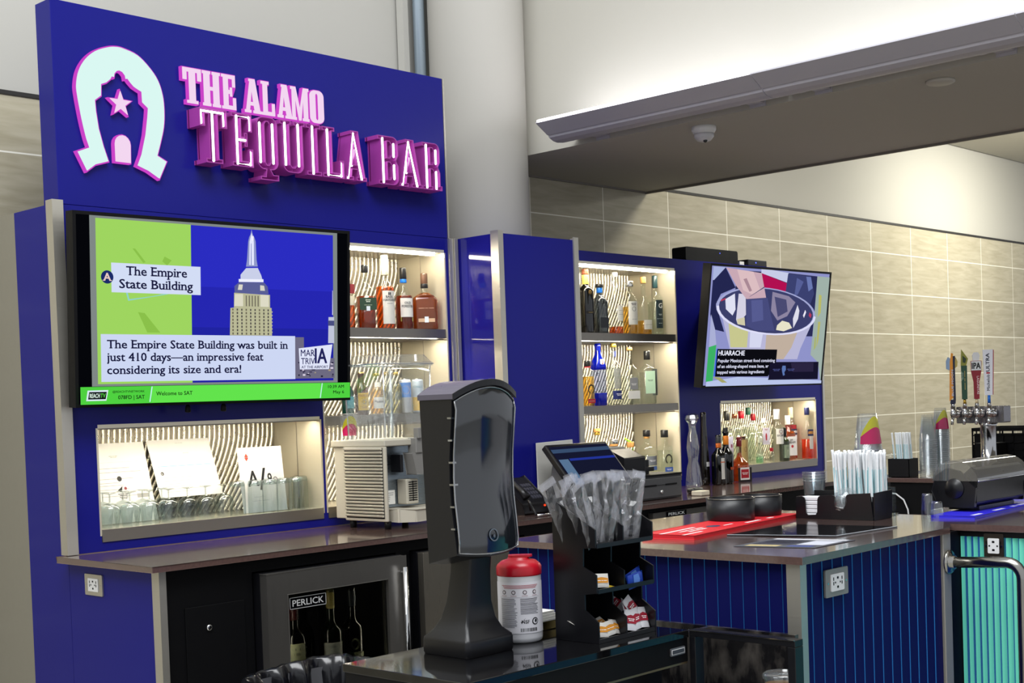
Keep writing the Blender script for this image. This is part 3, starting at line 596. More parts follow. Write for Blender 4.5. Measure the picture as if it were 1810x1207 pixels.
P.r('#8e92c8', 12, 988, 14, 986).p('#a9b4dc', [(27, 976), (118, 975), (37, 868), (27, 868)]).p('#23264f', [(118, 975), (206, 817), (97, 760), (65, 677), (145, 454), (66, 473), (28, 594), (28, 868), (37, 868)])
P.p('#2a2d55', [(205, 830), (300, 960), (640, 965), (880, 955), (880, 580), (880, 430), (200, 420)])
P.p('#c6cbe6', [(398, 991), (627, 966), (618, 884), (400, 950)]).p('#b01050', [(402, 949), (618, 879), (613, 809), (432, 830)]).p('#3b4170', [(622, 960), (821, 952), (862, 801), (836, 711), (699, 760), (613, 809)]).p('#565f96', [(700, 930), (760, 900), (720, 790), (690, 770)]).p('#6a78b0', [(780, 945), (821, 945), (845, 850), (810, 820)])
P.p('#9fb0a8', [(877, 956), (988, 953), (988, 20), (950, 200), (876, 268), (882, 580)]).p('#b8b868', [(905, 800), (930, 790), (935, 640), (912, 600)]).p('#b4b46a', [(918, 560), (940, 560), (936, 400), (922, 330)]).p('#a9b268', [(900, 420), (912, 430), (915, 330), (900, 310)])
P.p('#b7b6d6', [(120, 570), (194, 320), (230, 230), (760, 230), (781, 324), (870, 560)]).p('#c6c68e', [(170, 530), (200, 330), (330, 330), (330, 500)]).p('#bfae9e', [(480, 440), (480, 230), (640, 230), (700, 330), (740, 460)]).p('#d4d6ee', [(345, 470), (350, 330), (440, 330), (450, 445)])
EL = lambda k, dy=0: [(475+412*k*cos(i*pi/18), 636+194*k*sin(i*pi/18)-.075*412*k*cos(i*pi/18)+dy) for i in range(36)]
P.p('#a3a8d4', EL(1))
P.p('#3c3f6a', EL(.95))
P.p('#dfe0f2', [(130, 720), (200, 770), (215, 640), (195, 590), (140, 640)]).p('#d3d0e2', [(230, 770), (285, 770), (300, 600), (240, 520), (225, 560)]).p('#cfc9a8', [(230, 560), (290, 580), (300, 510), (240, 520)])
P.p('#8c84a0', [(500, 800), (640, 770), (700, 720), (640, 600), (560, 560), (500, 640)]).p('#4a4a72', [(520, 760), (620, 740), (640, 640), (560, 590)]).p('#e6e2c8', [(560, 520), (600, 560), (660, 545), (690, 500), (620, 470), (555, 480)]).p('#dcdcea', [(720, 700), (740, 650), (735, 580), (700, 500), (690, 580)]).p('#eeeaf6', [(790, 660), (800, 640), (785, 590), (775, 610)]).p('#b83a58', [(830, 640), (850, 620), (845, 590), (825, 610)]).p('#b83a58', [(95, 715), (130, 730), (130, 718), (95, 700)])
P.p('#c8a8b4', [(116, 975), (397, 949), (449, 748), (292, 729), (205, 830)]).p('#dabcc0', [(200, 966), (330, 956), (400, 800), (330, 770), (260, 800)]).p('#a88894', [(255, 890), (280, 900), (330, 800), (310, 790)]).p('#46496e', [(310, 745), (316, 752), (425, 838), (428, 830)])
P.p('#474b7c', [(293, 728), (460, 747), (500, 600), (540, 473), (384, 470), (304, 510)]).p('#565b90', [(330, 720), (420, 730), (440, 560), (350, 540)])
P.p('#dcdcf6', EL(1.0, -4)[18:]+EL(1.0, -4)[:1]+(EL(.955, 2)[18:]+EL(.955, 2)[:1])[::-1])
P.p('#a9aed4', [(28, 594), (66, 473), (84, 350), (30, 330)]).p('#3cb064', [(28, 330), (84, 350), (77, 52), (25, 48)]).p('#b8c4e8', [(27, 12), (30, 50), (270, 85), (720, 60), (988, 40), (988, 14)]).p('#a4a46a', [(80, 88), (130, 85), (190, 40), (150, 40)])
P.p('#3c68d8', [(80, 93), (88, 318), (100, 318), (92, 93)]).p('#0c0c12', [(92, 90), (95, 316), (574, 314), (573, 205), (515, 85)]).p('#16142a', [(572, 207), (946, 207), (952, 52), (516, 55)]).p('#2a2440', [(700, 200), (900, 200), (905, 120), (720, 120)])
P.t('#eef0ff', 'HUARACHE', 104, 264, 40, w=205, bold=.03).t('#e6e8ff', 'Popular Mexican street food consisting', 103, 208, 27, w=458, bold=.02).t('#e6e8ff', 'of an oblong-shaped masa base, ar', 103, 161, 27, w=408, bold=.02).t('#e6e8ff', 'topped with various ingredients', 103, 114, 27, w=376, bold=.02)
P.p('#16142a', [(520, 200), (700, 200), (700, 60), (520, 60)]).t('#4d5590', '~5', 545, 128, 20, w=70, bold=.01).t('#4d5590', '~7', 668, 128, 20, w=70, bold=.01).p('#5a76b0', [(628, 175), (655, 175), (660, 140), (648, 118), (655, 95), (640, 88), (630, 120), (624, 150)])
P.b.obj('screen_picture', tv2, world=False)
B(BLACKM).box(-.2, .2, .045, .28, -.15, .15).obj('wall_bracket', tv2, world=False).rotation_euler = (-.136, 0, .045)
# boxes on top of the panel above the tilted screen
t = thing('sound_bar', 'long black speaker box lying on top of the blue panel above the tilted screen', 'speaker', (6.34, 4.46, ZT))
B(BLACKM).prism([rrect(.50, .075, .012, 3, 6.33, ZT+.0375)], XZ(0), 4.408, 4.50).obj('body', t)
B(glow('blue_indicator', '#5a6cff', 2)).box(6.40, 6.405, 4.4065, 4.4085, ZT+.052, ZT+.057).obj('indicator', t)
t = thing('media_player', 'small flat black media player box beside the speaker on the blue panel', 'box', (6.78, 4.45, ZT))
B(BLACK).box(6.68, 6.875, 4.405, 4.50, ZT, ZT+.036).obj('body', t, bevel=.004)
B(glow('blue_indicator', '#5a6cff', 2)).box(6.755, 6.763, 4.4035, 4.4055, ZT+.016, ZT+.023).obj('indicator', t)
tag(B(WHITE).box(6.60, 6.645, 4.41, 4.45, ZT, ZT+.02).tube([(6.645, 4.43, ZT+.01), (6.665, 4.43, ZT+.012), (6.679, 4.44, ZT+.012)], .003, 6).obj('power_adapter'),
    'small white plug adapter between the two black boxes on the panel', 'adapter')

# ------------------------------------------------------------------ bottles
def liquid(name, col, body=.35): return clear('liquid_'+name, col, .04, .45, body, col)
AMBER = liquid('amber', '#e88a34', .25); DAMB = liquid('dark_amber', '#b4501e', .35); GOLD = liquid('gold', '#f4d070', .2); PALE = liquid('pale', '#f6f8f2', .06)
REDL = liquid('red', '#e8202c', .4); ORNG = liquid('orange', '#ff6030', .45); OLIVE = clear('olive_glass', '#4c5a1c', .06, .5, .5, '#4c5a1c'); DKGL = clear('dark_glass', '#0c0f0a', .06, .5, .85, '#0a0c0a')
BRGL = clear('brown_glass', '#8a5020', .06, .5, .4, '#7a4416'); GRGL = clear('green_glass', '#34502c', .06, .5, .4, '#24401c'); BLGL = clear('blue_glass', '#2040e8', .05, .5, .55, '#0a26d0'); SMOK = clear('smoky_glass', '#7d8690', .06, .5, .25, '#4c525c')
def prof(R, H, hs, zn, rn, sq, foot=.006, lipr=None):
    """outline: foot, body to hs, shoulder to zn, neck to H"""
    P = [(R*.80, 0, sq), (R*.97, foot*.4, sq), (R, foot, sq), (R, hs, sq)]
    for i in range(1, 8):
        t = i/7; k = .5-.5*cos(pi*t); P.append((R+(rn-R)*k, hs+(zn-hs)*(t**.8), sq*(1-t)**1.5))
    P += [(rn, H-.012), (lipr or rn*1.15, H-.011), (lipr or rn*1.15, H-.002), (rn*.8, H)]
    return [(p[0], p[1], p[2] if len(p) > 2 else 0) for p in P]
def cut(P, z, dr=.0015, z0=.004):
    out = []; last = None
    for p in P:
        q = (max(p[0]-dr, .001), max(p[1], z0), p[2])
        if q[1] >= z:
            if last: t = (z-last[1])/max(q[1]-last[1], 1e-6); out.append((last[0]+(q[0]-last[0])*t, z, last[2]+(q[2]-last[2])*t))
            break
        if last is None or q[1] > last[1]+1e-6 or abs(q[0]-last[0]) > 1e-6: out.append(q)
        last = q
    return out
def wrap(R, flat, off=0.0, ry=1):
    """label surface on the bottle: u along the girth, v up; off turns it about the axis"""
    if flat: return lambda u, v, d: (u, -R*ry-.0012-d*.0004, v)
    return lambda u, v, d: ((R+.0010+d*.0004)*sin(u/R+off), -(R+.0010+d*.0004)*cos(u/R+off), v)
def label(parent, R, flat, z0, z1, w, col, texts=(), off=0.0, ry=1, name='paper_label', shapes=()):
    fn = wrap(R, flat, off, ry); b = B(ink(col) if isinstance(col, str) else col); n = 1 if flat else 8
    vs = []; 
    for i in range(n+1):
        u = -w/2+w*i/n; vs += [fn(u, z0, 0), fn(u, z1, 0)]
    b.add(vs, [(2*i, 2*i+2, 2*i+3, 2*i+1) for i in range(n)])
    for c, pts in shapes: 
        b.use(ink(c)); tri = tessellate_polygon([[Vector((a, q, 0)) for a, q in pts]]); V = [fn(a, q, 1) for a, q in pts]
        b.add(V, [tuple(t) for t in tri])
    for tx in texts:
        t, c, x, z, h = tx[:5]; ww = tx[5] if len(tx) > 5 else None
        b.use(ink(c)).text(t, x, z, h, fn, w=ww, al='c', bold=.02, d=2)
    return b.obj(name, parent, world=False)
def bottle(lab, loc, R, H, hs, zn, rn, sq=0, ry=1, glass=None, fill=0, liq=None, cap=None, labels=(), rz=0, group=None, name='liquor_bottle', P=None, cat='bottle', n=20):
    """cap: (z0, z1, r, material); labels: dicts for label()"""
    t = thing(name, lab, cat, loc, rz, group); P = P or prof(R, H, hs, zn, rn, sq)
    B(glass or GLASS).lathe(P, n, ry=ry).obj('glass_body', t, world=False)
    if fill and liq: B(liq).lathe(cut(P, fill), n, ry=ry).obj('liquid', t, world=False)
    for c in (cap if isinstance(cap, list) else [cap] if cap else []):
        nm = c[4] if len(c) > 4 else 'cap'
        B(c[3]).lathe([(c[2]*.96, c[0]), (c[2], c[0]+.002), (c[2], c[1]-.003), (c[2]*.9, c[1])], 16).obj(nm, t, world=False)
    for l in labels: label(t, **{'R': R, 'flat': sq > .5, 'ry': ry, **l})
    return t
CB, CW, CR = mat('black_cap', '#141416', .35), mat('white_cap', '#ececea', .35), mat('red_cap', '#b81428', .3)
CORK, CG, CS, CN = mat('cork_stopper', '#c08a4c', .8), mat('green_cap', '#1d5a46', .35), mat('silver_cap', '#d6d6d4', .15, .9), mat('navy_cap', '#1c2350', .3)
CGO, CBL, CCRM, CBR = mat('gold_cap', '#c9a440', .25, .7), mat('bright_blue_cap', '#1f6fd0', .3), mat('cream_cap', '#e2cda2', .4), mat('brown_cap', '#6b4a36', .5)
gW = 'whiskey bottles on the top left shelf'; gT = 'bottles on the top tequila shelf'; gM = 'bottles on the middle tequila shelf'; gL = 'bottles on the lowest tequila shelf'; gN = 'bottles in the niche under the tilted screen'; gC = 'bottles standing on the back worktop'; gB = 'drinks on the shelf behind the juice dispenser'; gF = 'wine bottles in the fridge'
z3 = 1.7295
bottle('mostly hidden amber bottle with a pale label at the left end of the whiskey row', (3.775, 4.52, z3), .036, .24, .15, .19, .014, fill=.10, liq=AMBER, cap=(.20, .243, .016, CB), labels=[dict(z0=.10, z1=.14, w=.06, col='#cfcab4'), dict(z0=.15, z1=.19, w=.05, col='#7a1a24', R=.037)], group=gW)
bottle('square whiskey bottle with a dark green label and black cap', (3.858, 4.49, z3), .038, .275, .150, .205, .014, sq=.7, fill=.140, liq=DAMB, cap=[(.243, .275, .0155, CB)], rz=-.45,
       labels=[dict(z0=.080, z1=.132, w=.074, col='#1f3a28', texts=[('~3', '#dfe4d0', 0, .112, .012), ('~8', '#b7c0a4', 0, .098, .006)]), dict(z0=.076, z1=.096, w=.016, col='#dfe6ee', R=.0385)], group=gW)
bottle('tall amber whiskey bottle with a long cream label and cream capsule', (3.962, 4.48, z3), .041, .322, .165, .225, .014, fill=.185, liq=AMBER, cap=[(.235, .322, .0165, mat('cream_capsule', '#ded6c0', .5))], rz=-.25,
       labels=[dict(z0=.022, z1=.165, w=.062, col='#d9d6cc', texts=[('BASIL', '#2c2c2c', 0, .134, .010), ('HAYDEN', '#2c2c2c', 0, .120, .010), ('~7', '#6a6a6a', 0, .108, .005)], shapes=[('#262c34', [(-.03, .083), (.03, .083), (.03, .100), (-.03, .100)]), ('#262c34', [(-.006, .146), (.006, .146), (.006, .158), (-.006, .158)])])], group=gW)
bottle('amber whiskey bottle with a white label, blue neck ring and black cap', (4.079, 4.49, z3), .039, .274, .130, .205, .013, fill=.150, liq=DAMB, cap=[(.224, .274, .0155, CB), (.207, .224, .0150, CBL, 'neck_ring')], rz=-.3,
       labels=[dict(z0=.055, z1=.138, w=.066, col='#e4e2da', texts=[('OLD', '#202020', 0, .112, .010), ('FORESTER', '#202020', 0, .097, .011, .052)], shapes=[('#9a9440', [(-.033, .036), (.033, .036), (.033, .060), (-.033, .060)])])], group=gW)
bottle('wide flat shouldered amber bourbon bottle at the right end of the whiskey row', (4.186, 4.47, z3), .058, .252, .132, .172, .0155, sq=.85, ry=.5, fill=.165, liq=liquid('bourbon', '#d07830', .35), cap=[(.205, .252, .0165, CBR), (.186, .206, .0175, CB, 'neck_seal')], rz=-.55,
       labels=[dict(z0=.034, z1=.050, w=.075, col='#d8b08c'), dict(z0=.032, z1=.058, w=.018, col='#e6ecf2', R=.0585), dict(z0=.108, z1=.1082, w=.01, col='#d8a070', texts=[('~7', '#e0b890', 0, .092, .007, .07)])], group=gW)
# top tequila shelf
bottle('black tequila bottle with a gold horseshoe, yellow neck and cork top', (5.325, 4.49, z3), .034, .326, .215, .250, .016, sq=.6, glass=DKGL, cap=[(.300, .327, .0185, mat('copper_stopper', '#8a4a30', .5)), (.250, .300, .0168, mat('yellow_neck', '#d8c860', .5), 'neck_wrap')], rz=-.2,
       labels=[dict(z0=.10, z1=.113, w=.05, col='#1c1814', texts=[('~5', '#b8a060', 0, .103, .007)]), dict(z0=.196, z1=.222, w=.02, col='#2a2014', shapes=[('#c8a248', [(.008*cos(rad(a)), .209+.010*sin(rad(a))) for a in range(-50, 231, 20)]+[(.005*cos(rad(a)), .209+.007*sin(rad(a))) for a in range(230, -51, -20)])])], group=gT)
bottle('grey glass tequila bottle with a bright blue neck band and flat black stopper', (5.446, 4.50, z3), .036, .258, .165, .205, .014, sq=.6, glass=SMOK, fill=.085, liq=PALE, cap=[(.240, .258, .021, CB, 'stopper'), (.212, .240, .0162, CBL)], rz=-.2, labels=[dict(z0=.03, z1=.085, w=.05, col='#22262c')], group=gT)
t = bottle('clear flip top bottle with a little amber spirit left at its base', (5.574, 4.50, z3), .037, .31, .16, .27, .013, fill=.040, liq=AMBER, cap=[(.300, .324, .015, CW, 'swing_stopper')], labels=[dict(z0=.07, z1=.15, w=.05, col='#dcdcd4', texts=[('~7', '#888880', 0, .12, .006), ('~8', '#888880', 0, .10, .006)])], group=gT)
B(CS).tube([(-.016, 0, .29), (-.018, 0, .25), (0, -.018, .235), (.018, 0, .25), (.016, 0, .29)], .0018, 6).obj('wire_bail', t, world=False)
bottle('round shouldered clear bottle with a black emblem and silver dome cap', (5.668, 4.48, z3), .039, .280, .172, .225, .015, fill=.145, liq=GOLD, cap=[(.250, .280, .022, CS)], rz=-.3,
       labels=[dict(z0=.050, z1=.172, w=.062, col='#cfcfc8', texts=[('~4', '#2a2a2a', 0, .150, .012), ('~6', '#555555', 0, .075, .006)], shapes=[('#2a2a2c', [(.012*cos(i*.52), .132+.012*sin(i*.52)) for i in range(12)])])], group=gT)
bottle('clear corked bottle with a tall thin neck and small white label', (5.801, 4.49, z3), .040, .309, .140, .215, .0125, fill=.075, liq=GOLD, cap=[(.275, .309, .0155, CORK)], rz=-.2, labels=[dict(z0=.028, z1=.078, w=.058, col='#dedccf', texts=[('~8', '#9a8a60', 0, .05, .006, .045)])], group=gT)
bottle('clear bottle with a slanted dark teal label bearing a large letter G', (5.916, 4.50, z3), .038, .322, .190, .245, .013, sq=.5, fill=.18, liq=PALE, cap=[(.255, .322, .0155, mat('teal_capsule', '#1c3a40', .35))], rz=-.25,
       labels=[dict(z0=.036, z1=.188, w=.048, col='#142a30', R=.0392, texts=[('G', '#e8ecec', .002, .145, .026), ('~4', '#c8d0d0', 0, .105, .008), ('~8', '#c8d0d0', 0, .085, .005, .04), ('~5', '#c8d0d0', 0, .06, .006)])], group=gT)
# middle shelf
z2 = 1.3615
def horseshoe(z, s, w=.30): return [(s*cos(rad(a)), z+s*1.25*sin(rad(a))) for a in range(-60, 241, 15)]+[(s*(1-w)*cos(rad(a)), z+s*1.25*(1-w)*sin(rad(a))) for a in range(240, -61, -15)]
bottle('short gold tequila bottle with a black horseshoe and red label', (5.293, 4.47, z2), .029, .231, .170, .198, .015, sq=.7, fill=.15, liq=GOLD, cap=[(.199, .231, .0165, CB), (.196, .201, .0175, CR, 'cap_ring')], rz=-.25,
       labels=[dict(z0=.015, z1=.036, w=.046, col='#b01c2c', texts=[('~8', '#f0dcc0', 0, .022, .007, .036)]), dict(z0=.06, z1=.0602, w=.004, col='#141414', shapes=[('#141414', horseshoe(.085, .020))])], group=gM)
P = [(.028, 0, .6), (.034, .004, .6), (.034, .10, .5), (.036, .19, .4), (.030, .230, .3), (.016, .265, 0), (.013, .290, 0), (.0155, .305, 0), (.0150, .318, 0), (.011, .320, 0)]
t = bottle('tall cobalt blue and clear twisted bottle with a white neck tag', (5.417, 4.50, z2), .034, .34, .19, .27, .013, P=P, glass=clear('pale_blue_glass', '#cfd8f0', .06, .5, .05, '#c0ccf0'), group=gM, labels=[dict(z0=.205, z1=.238, w=.026, col='#e4e6ea', R=.034, texts=[('2', '#b04050', 0, .213, .018)]), dict(z0=.02, z1=.06, w=.010, col='#e4e8f4', off=-.5)], rz=-.2)
B(BLGL).lathe([(.0335, .001, .6), (.0352, .004, .6), (.0352, .060, .6), (.0348, .066, .6)], 20).obj('blue_base', t, world=False)
B(BLGL).lathe([(.0366, .185, .4), (.0372, .20, .4), (.0312, .231, .3), (.0172, .265, 0), (.0142, .290, 0), (.0168, .305, 0), (.0162, .320, 0), (.001, .3205, 0)], 20).obj('blue_top', t, world=False)
bottle('clear tequila bottle with a small gold cap and wide navy bottom label', (5.530, 4.49, z2), .036, .321, .19, .245, .013, fill=.20, liq=PALE, cap=[(.301, .321, .0165, CGO)], rz=-.2,
       labels=[dict(z0=.030, z1=.075, w=.066, col='#1c2a6a', texts=[('~4', '#e8ecf4', 0, .048, .012)]), dict(z0=.085, z1=.19, w=.05, col=clear('frosted_print', '#d4d8dc', .05, .4, .35, '#c9ccd2'), texts=[('~7', '#7a7e88', 0, y, .006) for y in (.09, .11, .13, .15, .17)]), dict(z0=.25, z1=.28, w=.008, col='#2a3a90', R=.0145)], group=gM)
bottle('broad clear bottle with a grey window label and copper cork', (5.639, 4.47, z2), .045, .300, .150, .225, .0135, sq=.8, ry=.7, fill=.15, liq=PALE, cap=[(.284, .300, .0155, CORK)], rz=-.3, labels=[dict(z0=.078, z1=.140, w=.05, col='#8c8e90', texts=[('~5', '#e8e8e8', 0, .10, .010)]), dict(z0=.03, z1=.072, w=.075, col='#dcdcd8')], group=gM)
bottle('clear square bottle with a pale green label, dark side label and black cap', (5.800, 4.48, z2), .040, .283, .182, .212, .016, sq=.9, fill=.17, liq=PALE, cap=[(.236, .283, .0175, CB)], rz=-.55, labels=[dict(z0=.055, z1=.175, w=.055, col='#bfe0c2', texts=[('~6', '#4a6a50', 0, .12, .008)])], group=gM)
o = list(COL.objects)[-1]
B(mat('slate_label', '#59646a', .6)).box(.0402, .0412, -.036, .036, .045, .185).obj('side_label', COL.objects[o.parent.name], world=False)
# lowest shelf
z1 = .9885
bottle('clear bottle with a round cork peeking up behind the point of sale terminal', (5.413, 4.52, z1), .035, .240, .15, .195, .014, fill=.12, liq=PALE, cap=[(.222, .238, .016, CGO), (.238, .256, .019, CORK, 'cork')], group=gL)
bottle('clear bottle with a round silver topped cork and blue neck, beside the receipt printer', (5.521, 4.50, z1), .036, .178, .11, .14, .018, fill=.11, liq=PALE, cap=[(.160, .172, .022, CORK, 'cork'), (.172, .197, .023, CS), (.132, .150, .0195, CBL, 'neck_ring')], group=gL)
t = bottle('small clear bottle with a lime green ribbon tied over its cork', (5.660, 4.50, z1), .033, .160, .10, .13, .016, fill=.10, liq=PALE, cap=[(.148, .176, .020, CORK, 'cork')], group=gL)
LIME = mat('lime_ribbon', '#8fd22c', .5)
B(LIME).tube([(-.045, 0, .197), (-.02, 0, .184), (0, 0, .178), (.018, 0, .168), (.021, 0, .145), (.019, 0, .11)], .005, 6, flat=.5).obj('ribbon', t, world=False)
bottle('squat round shouldered clear bottle with a black stopper on the lowest shelf', (5.800, 4.50, z1), .052, .215, .130, .165, .016, fill=.10, liq=PALE, cap=[(.200, .234, .020, CB), (.188, .200, .016, CORK, 'cork')], labels=[dict(z0=.045, z1=.095, w=.07, col='#6a7078', texts=[('~7', '#e6e8ec', 0, .065, .009)]), dict(z0=.02, z1=.040, w=.07, col='#4a6aa8')], group=gL, rz=-.3)
bottle('square clear bottle with a black horseshoe at the right end of the lowest shelf', (5.905, 4.46, z1), .036, .21, .135, .155, .018, sq=.8, fill=.12, liq=PALE, cap=[(.190, .230, .021, CB)], labels=[dict(z0=.006, z1=.030, w=.05, col='#3a5aa8', R=.0362, texts=[('~6', '#e8ecf6', 0, .013, .008)]), dict(z0=.05, z1=.0502, w=.004, col='#141414', shapes=[('#141414', horseshoe(.073, .022))])], rz=-.35, group=gL)
# niche under the tilted screen
bottle('clear vodka bottle with a lavender label and tall black cap', (6.640, 4.56, z1), .037, .314, .21, .25, .014, fill=.2, liq=PALE, cap=[(.258, .314, .0165, CB)], labels=[dict(z0=.03, z1=.165, w=.05, col='#c4c4dc', off=-.5, shapes=[('#7a2a50', [(.004, .10), (.016, .10), (.016, .12), (.004, .12)])])], group=gN)
bottle('clear bottle with a copper cap between the black capped and red capped bottles', (6.768, 4.59, z1), .035, .294, .19, .24, .013, fill=.19, liq=PALE, cap=[(.268, .294, .0165, mat('copper_cap', '#b06a4c', .2, .8))], group=gN)
bottle('clear vodka bottle with a wide red cap in the back of the lit niche', (6.850, 4.60, z1), .036, .309, .20, .255, .015, fill=.2, liq=PALE, cap=[(.264, .309, .0185, CR)], group=gN)
bottle('clear gin bottle with a dark green cap, tallest at the back of the niche', (6.925, 4.60, z1), .035, .328, .21, .265, .014, fill=.21, liq=PALE, cap=[(.284, .328, .0165, CG)], group=gN)
bottle('clear bottle with a narrow red cap next to the white capped rum', (6.990, 4.61, z1), .034, .289, .19, .24, .013, fill=.19, liq=PALE, cap=[(.248, .289, .0155, CR)], group=gN)
bottle('clear bottle with red vertical lettering at the front of the lit niche', (6.842, 4.50, z1), .041, .225, .17, .20, .016, sq=.5, fill=.17, liq=PALE, labels=[dict(z0=.12, z1=.15, w=.05, col='#dfe4d4'), dict(z0=.10, z1=.1002, w=.004, col='#7a1a20', off=-.75, texts=[('~1', '#8a1a22', 0, .16, .010), ('~1', '#8a1a22', 0, .145, .010), ('~1', '#8a1a22', 0, .13, .010), ('~1', '#8a1a22', 0, .115, .010), ('~1', '#8a1a22', 0, .10, .010)])], group=gN)
bottle('tall clear gin bottle with a lavender label and a small red figure', (6.935, 4.50, z1), .029, .262, .21, .235, .014, sq=.8, fill=.2, liq=PALE, cap=[(.235, .262, .016, CW)], rz=-.5, labels=[dict(z0=.105, z1=.205, w=.048, col='#c9c6d8', texts=[('~3', '#8a2a3a', 0, .188, .010)], shapes=[('#a01c30', [(-.004, .13), (.004, .13), (.006, .155), (.003, .172), (-.003, .172), (-.006, .155)])])], group=gN)
bottle('clear rum bottle with a white cap and white label with a round bat emblem', (7.000, 4.45, z1), .037, .311, .195, .25, .014, fill=.2, liq=PALE, cap=[(.252, .311, .0185, CW)], rz=-.3, labels=[dict(z0=.105, z1=.195, w=.062, col='#e9eae6', texts=[('BACARDI', '#222222', 0, .150, .013, .05)], shapes=[('#a82030', [(.014*cos(i*.42), .178+.014*sin(i*.42)) for i in range(15)]), ('#141414', [(.010*cos(i*.42), .178+.010*sin(i*.42)) for i in range(15)])])], group=gN)
bottle('short olive green liqueur bottle with a portrait label and black cap', (7.045, 4.43, z1), .030, .202, .115, .150, .013, glass=OLIVE, cap=[(.150, .202, .0145, CB)], rz=-.3, labels=[dict(z0=.020, z1=.098, w=.050, col='#8a9a84', texts=[('~5', '#2a3a24', 0, .078, .006)], shapes=[('#c8d0b8', [(-.008, .032), (.008, .032), (.007, .06), (0, .07), (-.007, .06)])])], group=gN)
bottle('amber bourbon bottle with a white label and white cap', (7.200, 4.50, z1), .040, .270, .150, .212, .0145, sq=.6, fill=.175, liq=AMBER, cap=[(.215, .270, .0165, CW)], rz=-.35, labels=[dict(z0=.026, z1=.142, w=.070, col='#e6e6ea', texts=[('JIM', '#222222', -.008, .115, .012), ('BEAM', '#222222', 0, .10, .013)], shapes=[('#b02030', [(.009*cos(i*.52), .082+.009*sin(i*.52)) for i in range(12)])])], group=gN)
bottle('bright red aperitif bottle with a cream cap and navy banner label', (7.292, 4.535, z1), .037, .318, .205, .245, .014, fill=.21, liq=REDL, cap=[(.255, .318, .0165, CCRM)], rz=-.3, labels=[dict(z0=.150, z1=.186, w=.052, col='#1a1f44', texts=[('CAMPARI', '#f2f2f4', 0, .160, .015, .048)]), dict(z0=.122, z1=.147, w=.04, col='#c4ccdc')], group=gN)
bottle('orange aperitif bottle with a navy cap and slanted navy label', (7.316, 4.435, z1), .036, .314, .175, .235, .0135, fill=.120, liq=ORNG, cap=[(.268, .314, .0160, CN)], rz=-.25, labels=[dict(z0=.140, z1=.180, w=.050, col='#1d2552', texts=[('APEROL', '#f0a83c', 0, .152, .017, .046)]), dict(z0=.060, z1=.138, w=.030, col='#c9c4c0')], group=gN)
bottle('tan labelled brown bottle standing at the front left of the lit niche', (6.668, 4.47, z1), .026, .165, .11, .14, .012, glass=BRGL, cap=[(.14, .165, .013, CBR)], labels=[dict(z0=.02, z1=.145, w=.05, col='#b09a64', shapes=[('#6a3a1c', [(.010*cos(i*.52), .09+.014*sin(i*.52)) for i in range(12)])])], rz=-.4, group=gN)
bottle('miniature clear bottle with a red cap in front of the white labelled bottles', (6.905, 4.43, z1), .015, .086, .05, .065, .007, fill=.045, liq=PALE, cap=[(.066, .086, .0105, CR)], group=gN)
bottle('tiny pale green jar at the front edge of the lit niche', (6.790, 4.44, z1), .022, .058, .045, .054, .018, fill=.04, liq=liquid('mint', '#bfe6c8', .2), name='small_jar', cat='jar', group=gN)
# on the back worktop
P = [(.036, 0), (.046, .004), (.046, .01), (.036, .10), (.026, .135), (.033, .19), (.035, .21), (.027, .27), (.019, .30), (.020, .335), (.026, .338)]
t = bottle('clear hourglass shaped bottle with a big faceted glass ball stopper', (5.975, 4.325, .9105), .046, .34, 0, 0, 0, P=[(a, b, 0) for a, b in P], fill=.0, group=gC, n=20, glass=clear('heavy_glass', '#f2f6fa', .13, .85, .05, '#ffffff'))
B(clear('faceted_glass', '#f4f8f8', .25, .8)).lathe([(.020, .338), (.034, .352), (.040, .365), (.034, .382), (.016, .394), (.001, .396)], 9, smooth=False).obj('stopper', t, world=False)
t = thing('tall_dark_bottle', 'very tall slender dark brown bottle beside the clear hourglass bottle', 'bottle', (6.105, 4.345, .9105), 0, gC)
B(clear('very_dark_brown_glass', '#2a241c', .06, .5, .7, '#241f1a')).lathe([(.022, 0), (.028, .004), (.029, .04), (.027, .12), (.020, .24), (.016, .33), (.0165, .372), (.0165, .388), (.013, .395), (.001, .396)], 20).obj('glass_body', t, world=False)
label(t, .0285, 0, .10, .125, .022, '#dcdcdc', off=-.2)
bottle('dark liqueur bottle with an orange neck band and long white side label', (6.140, 4.275, .9105), .036, .270, .150, .20, .013, sq=.5, glass=DKGL, cap=[(.225, .268, .0150, mat('grey_pourer', '#33363a', .4), 'pourer'), (.200, .226, .0150, mat('orange_band', '#c8641e', .45), 'neck_band')], rz=-.3, labels=[dict(z0=.03, z1=.145, w=.05, col='#c9c9c4'), dict(z0=.12, z1=.125, w=.05, col='#c05a28', R=.0365)], group=gC)
bottle('black round shouldered liqueur bottle with a broad orange neck band', (6.240, 4.295, .9105), .039, .285, .150, .205, .0145, glass=DKGL, cap=[(.262, .305, .0130, CB, 'pourer'), (.212, .262, .0158, mat('bright_orange_band', '#e8861e', .4), 'neck_band')], labels=[dict(z0=.075, z1=.09, w=.03, col='#a0441c')], group=gC)
bottle('amber liqueur bottle with a dark red capped neck and a red and white label', (6.375, 4.30, .9105), .046, .235, .085, .150, .013, sq=.8, fill=.16, liq=AMBER, cap=[(.196, .250, .0145, mat('dark_red_cap', '#7a1420', .4))], rz=-.35, labels=[dict(z0=.0, z1=.080, w=.092, col='#1a1414'), dict(z0=.012, z1=.080, w=.062, col='#e8e4e2', R=.0465, shapes=[('#a81828', [(-.026, .022), (.026, .022), (.026, .070), (-.026, .070)])], texts=[('~6', '#f2e4e2', 0, .040, .013, .046)])], group=gC)
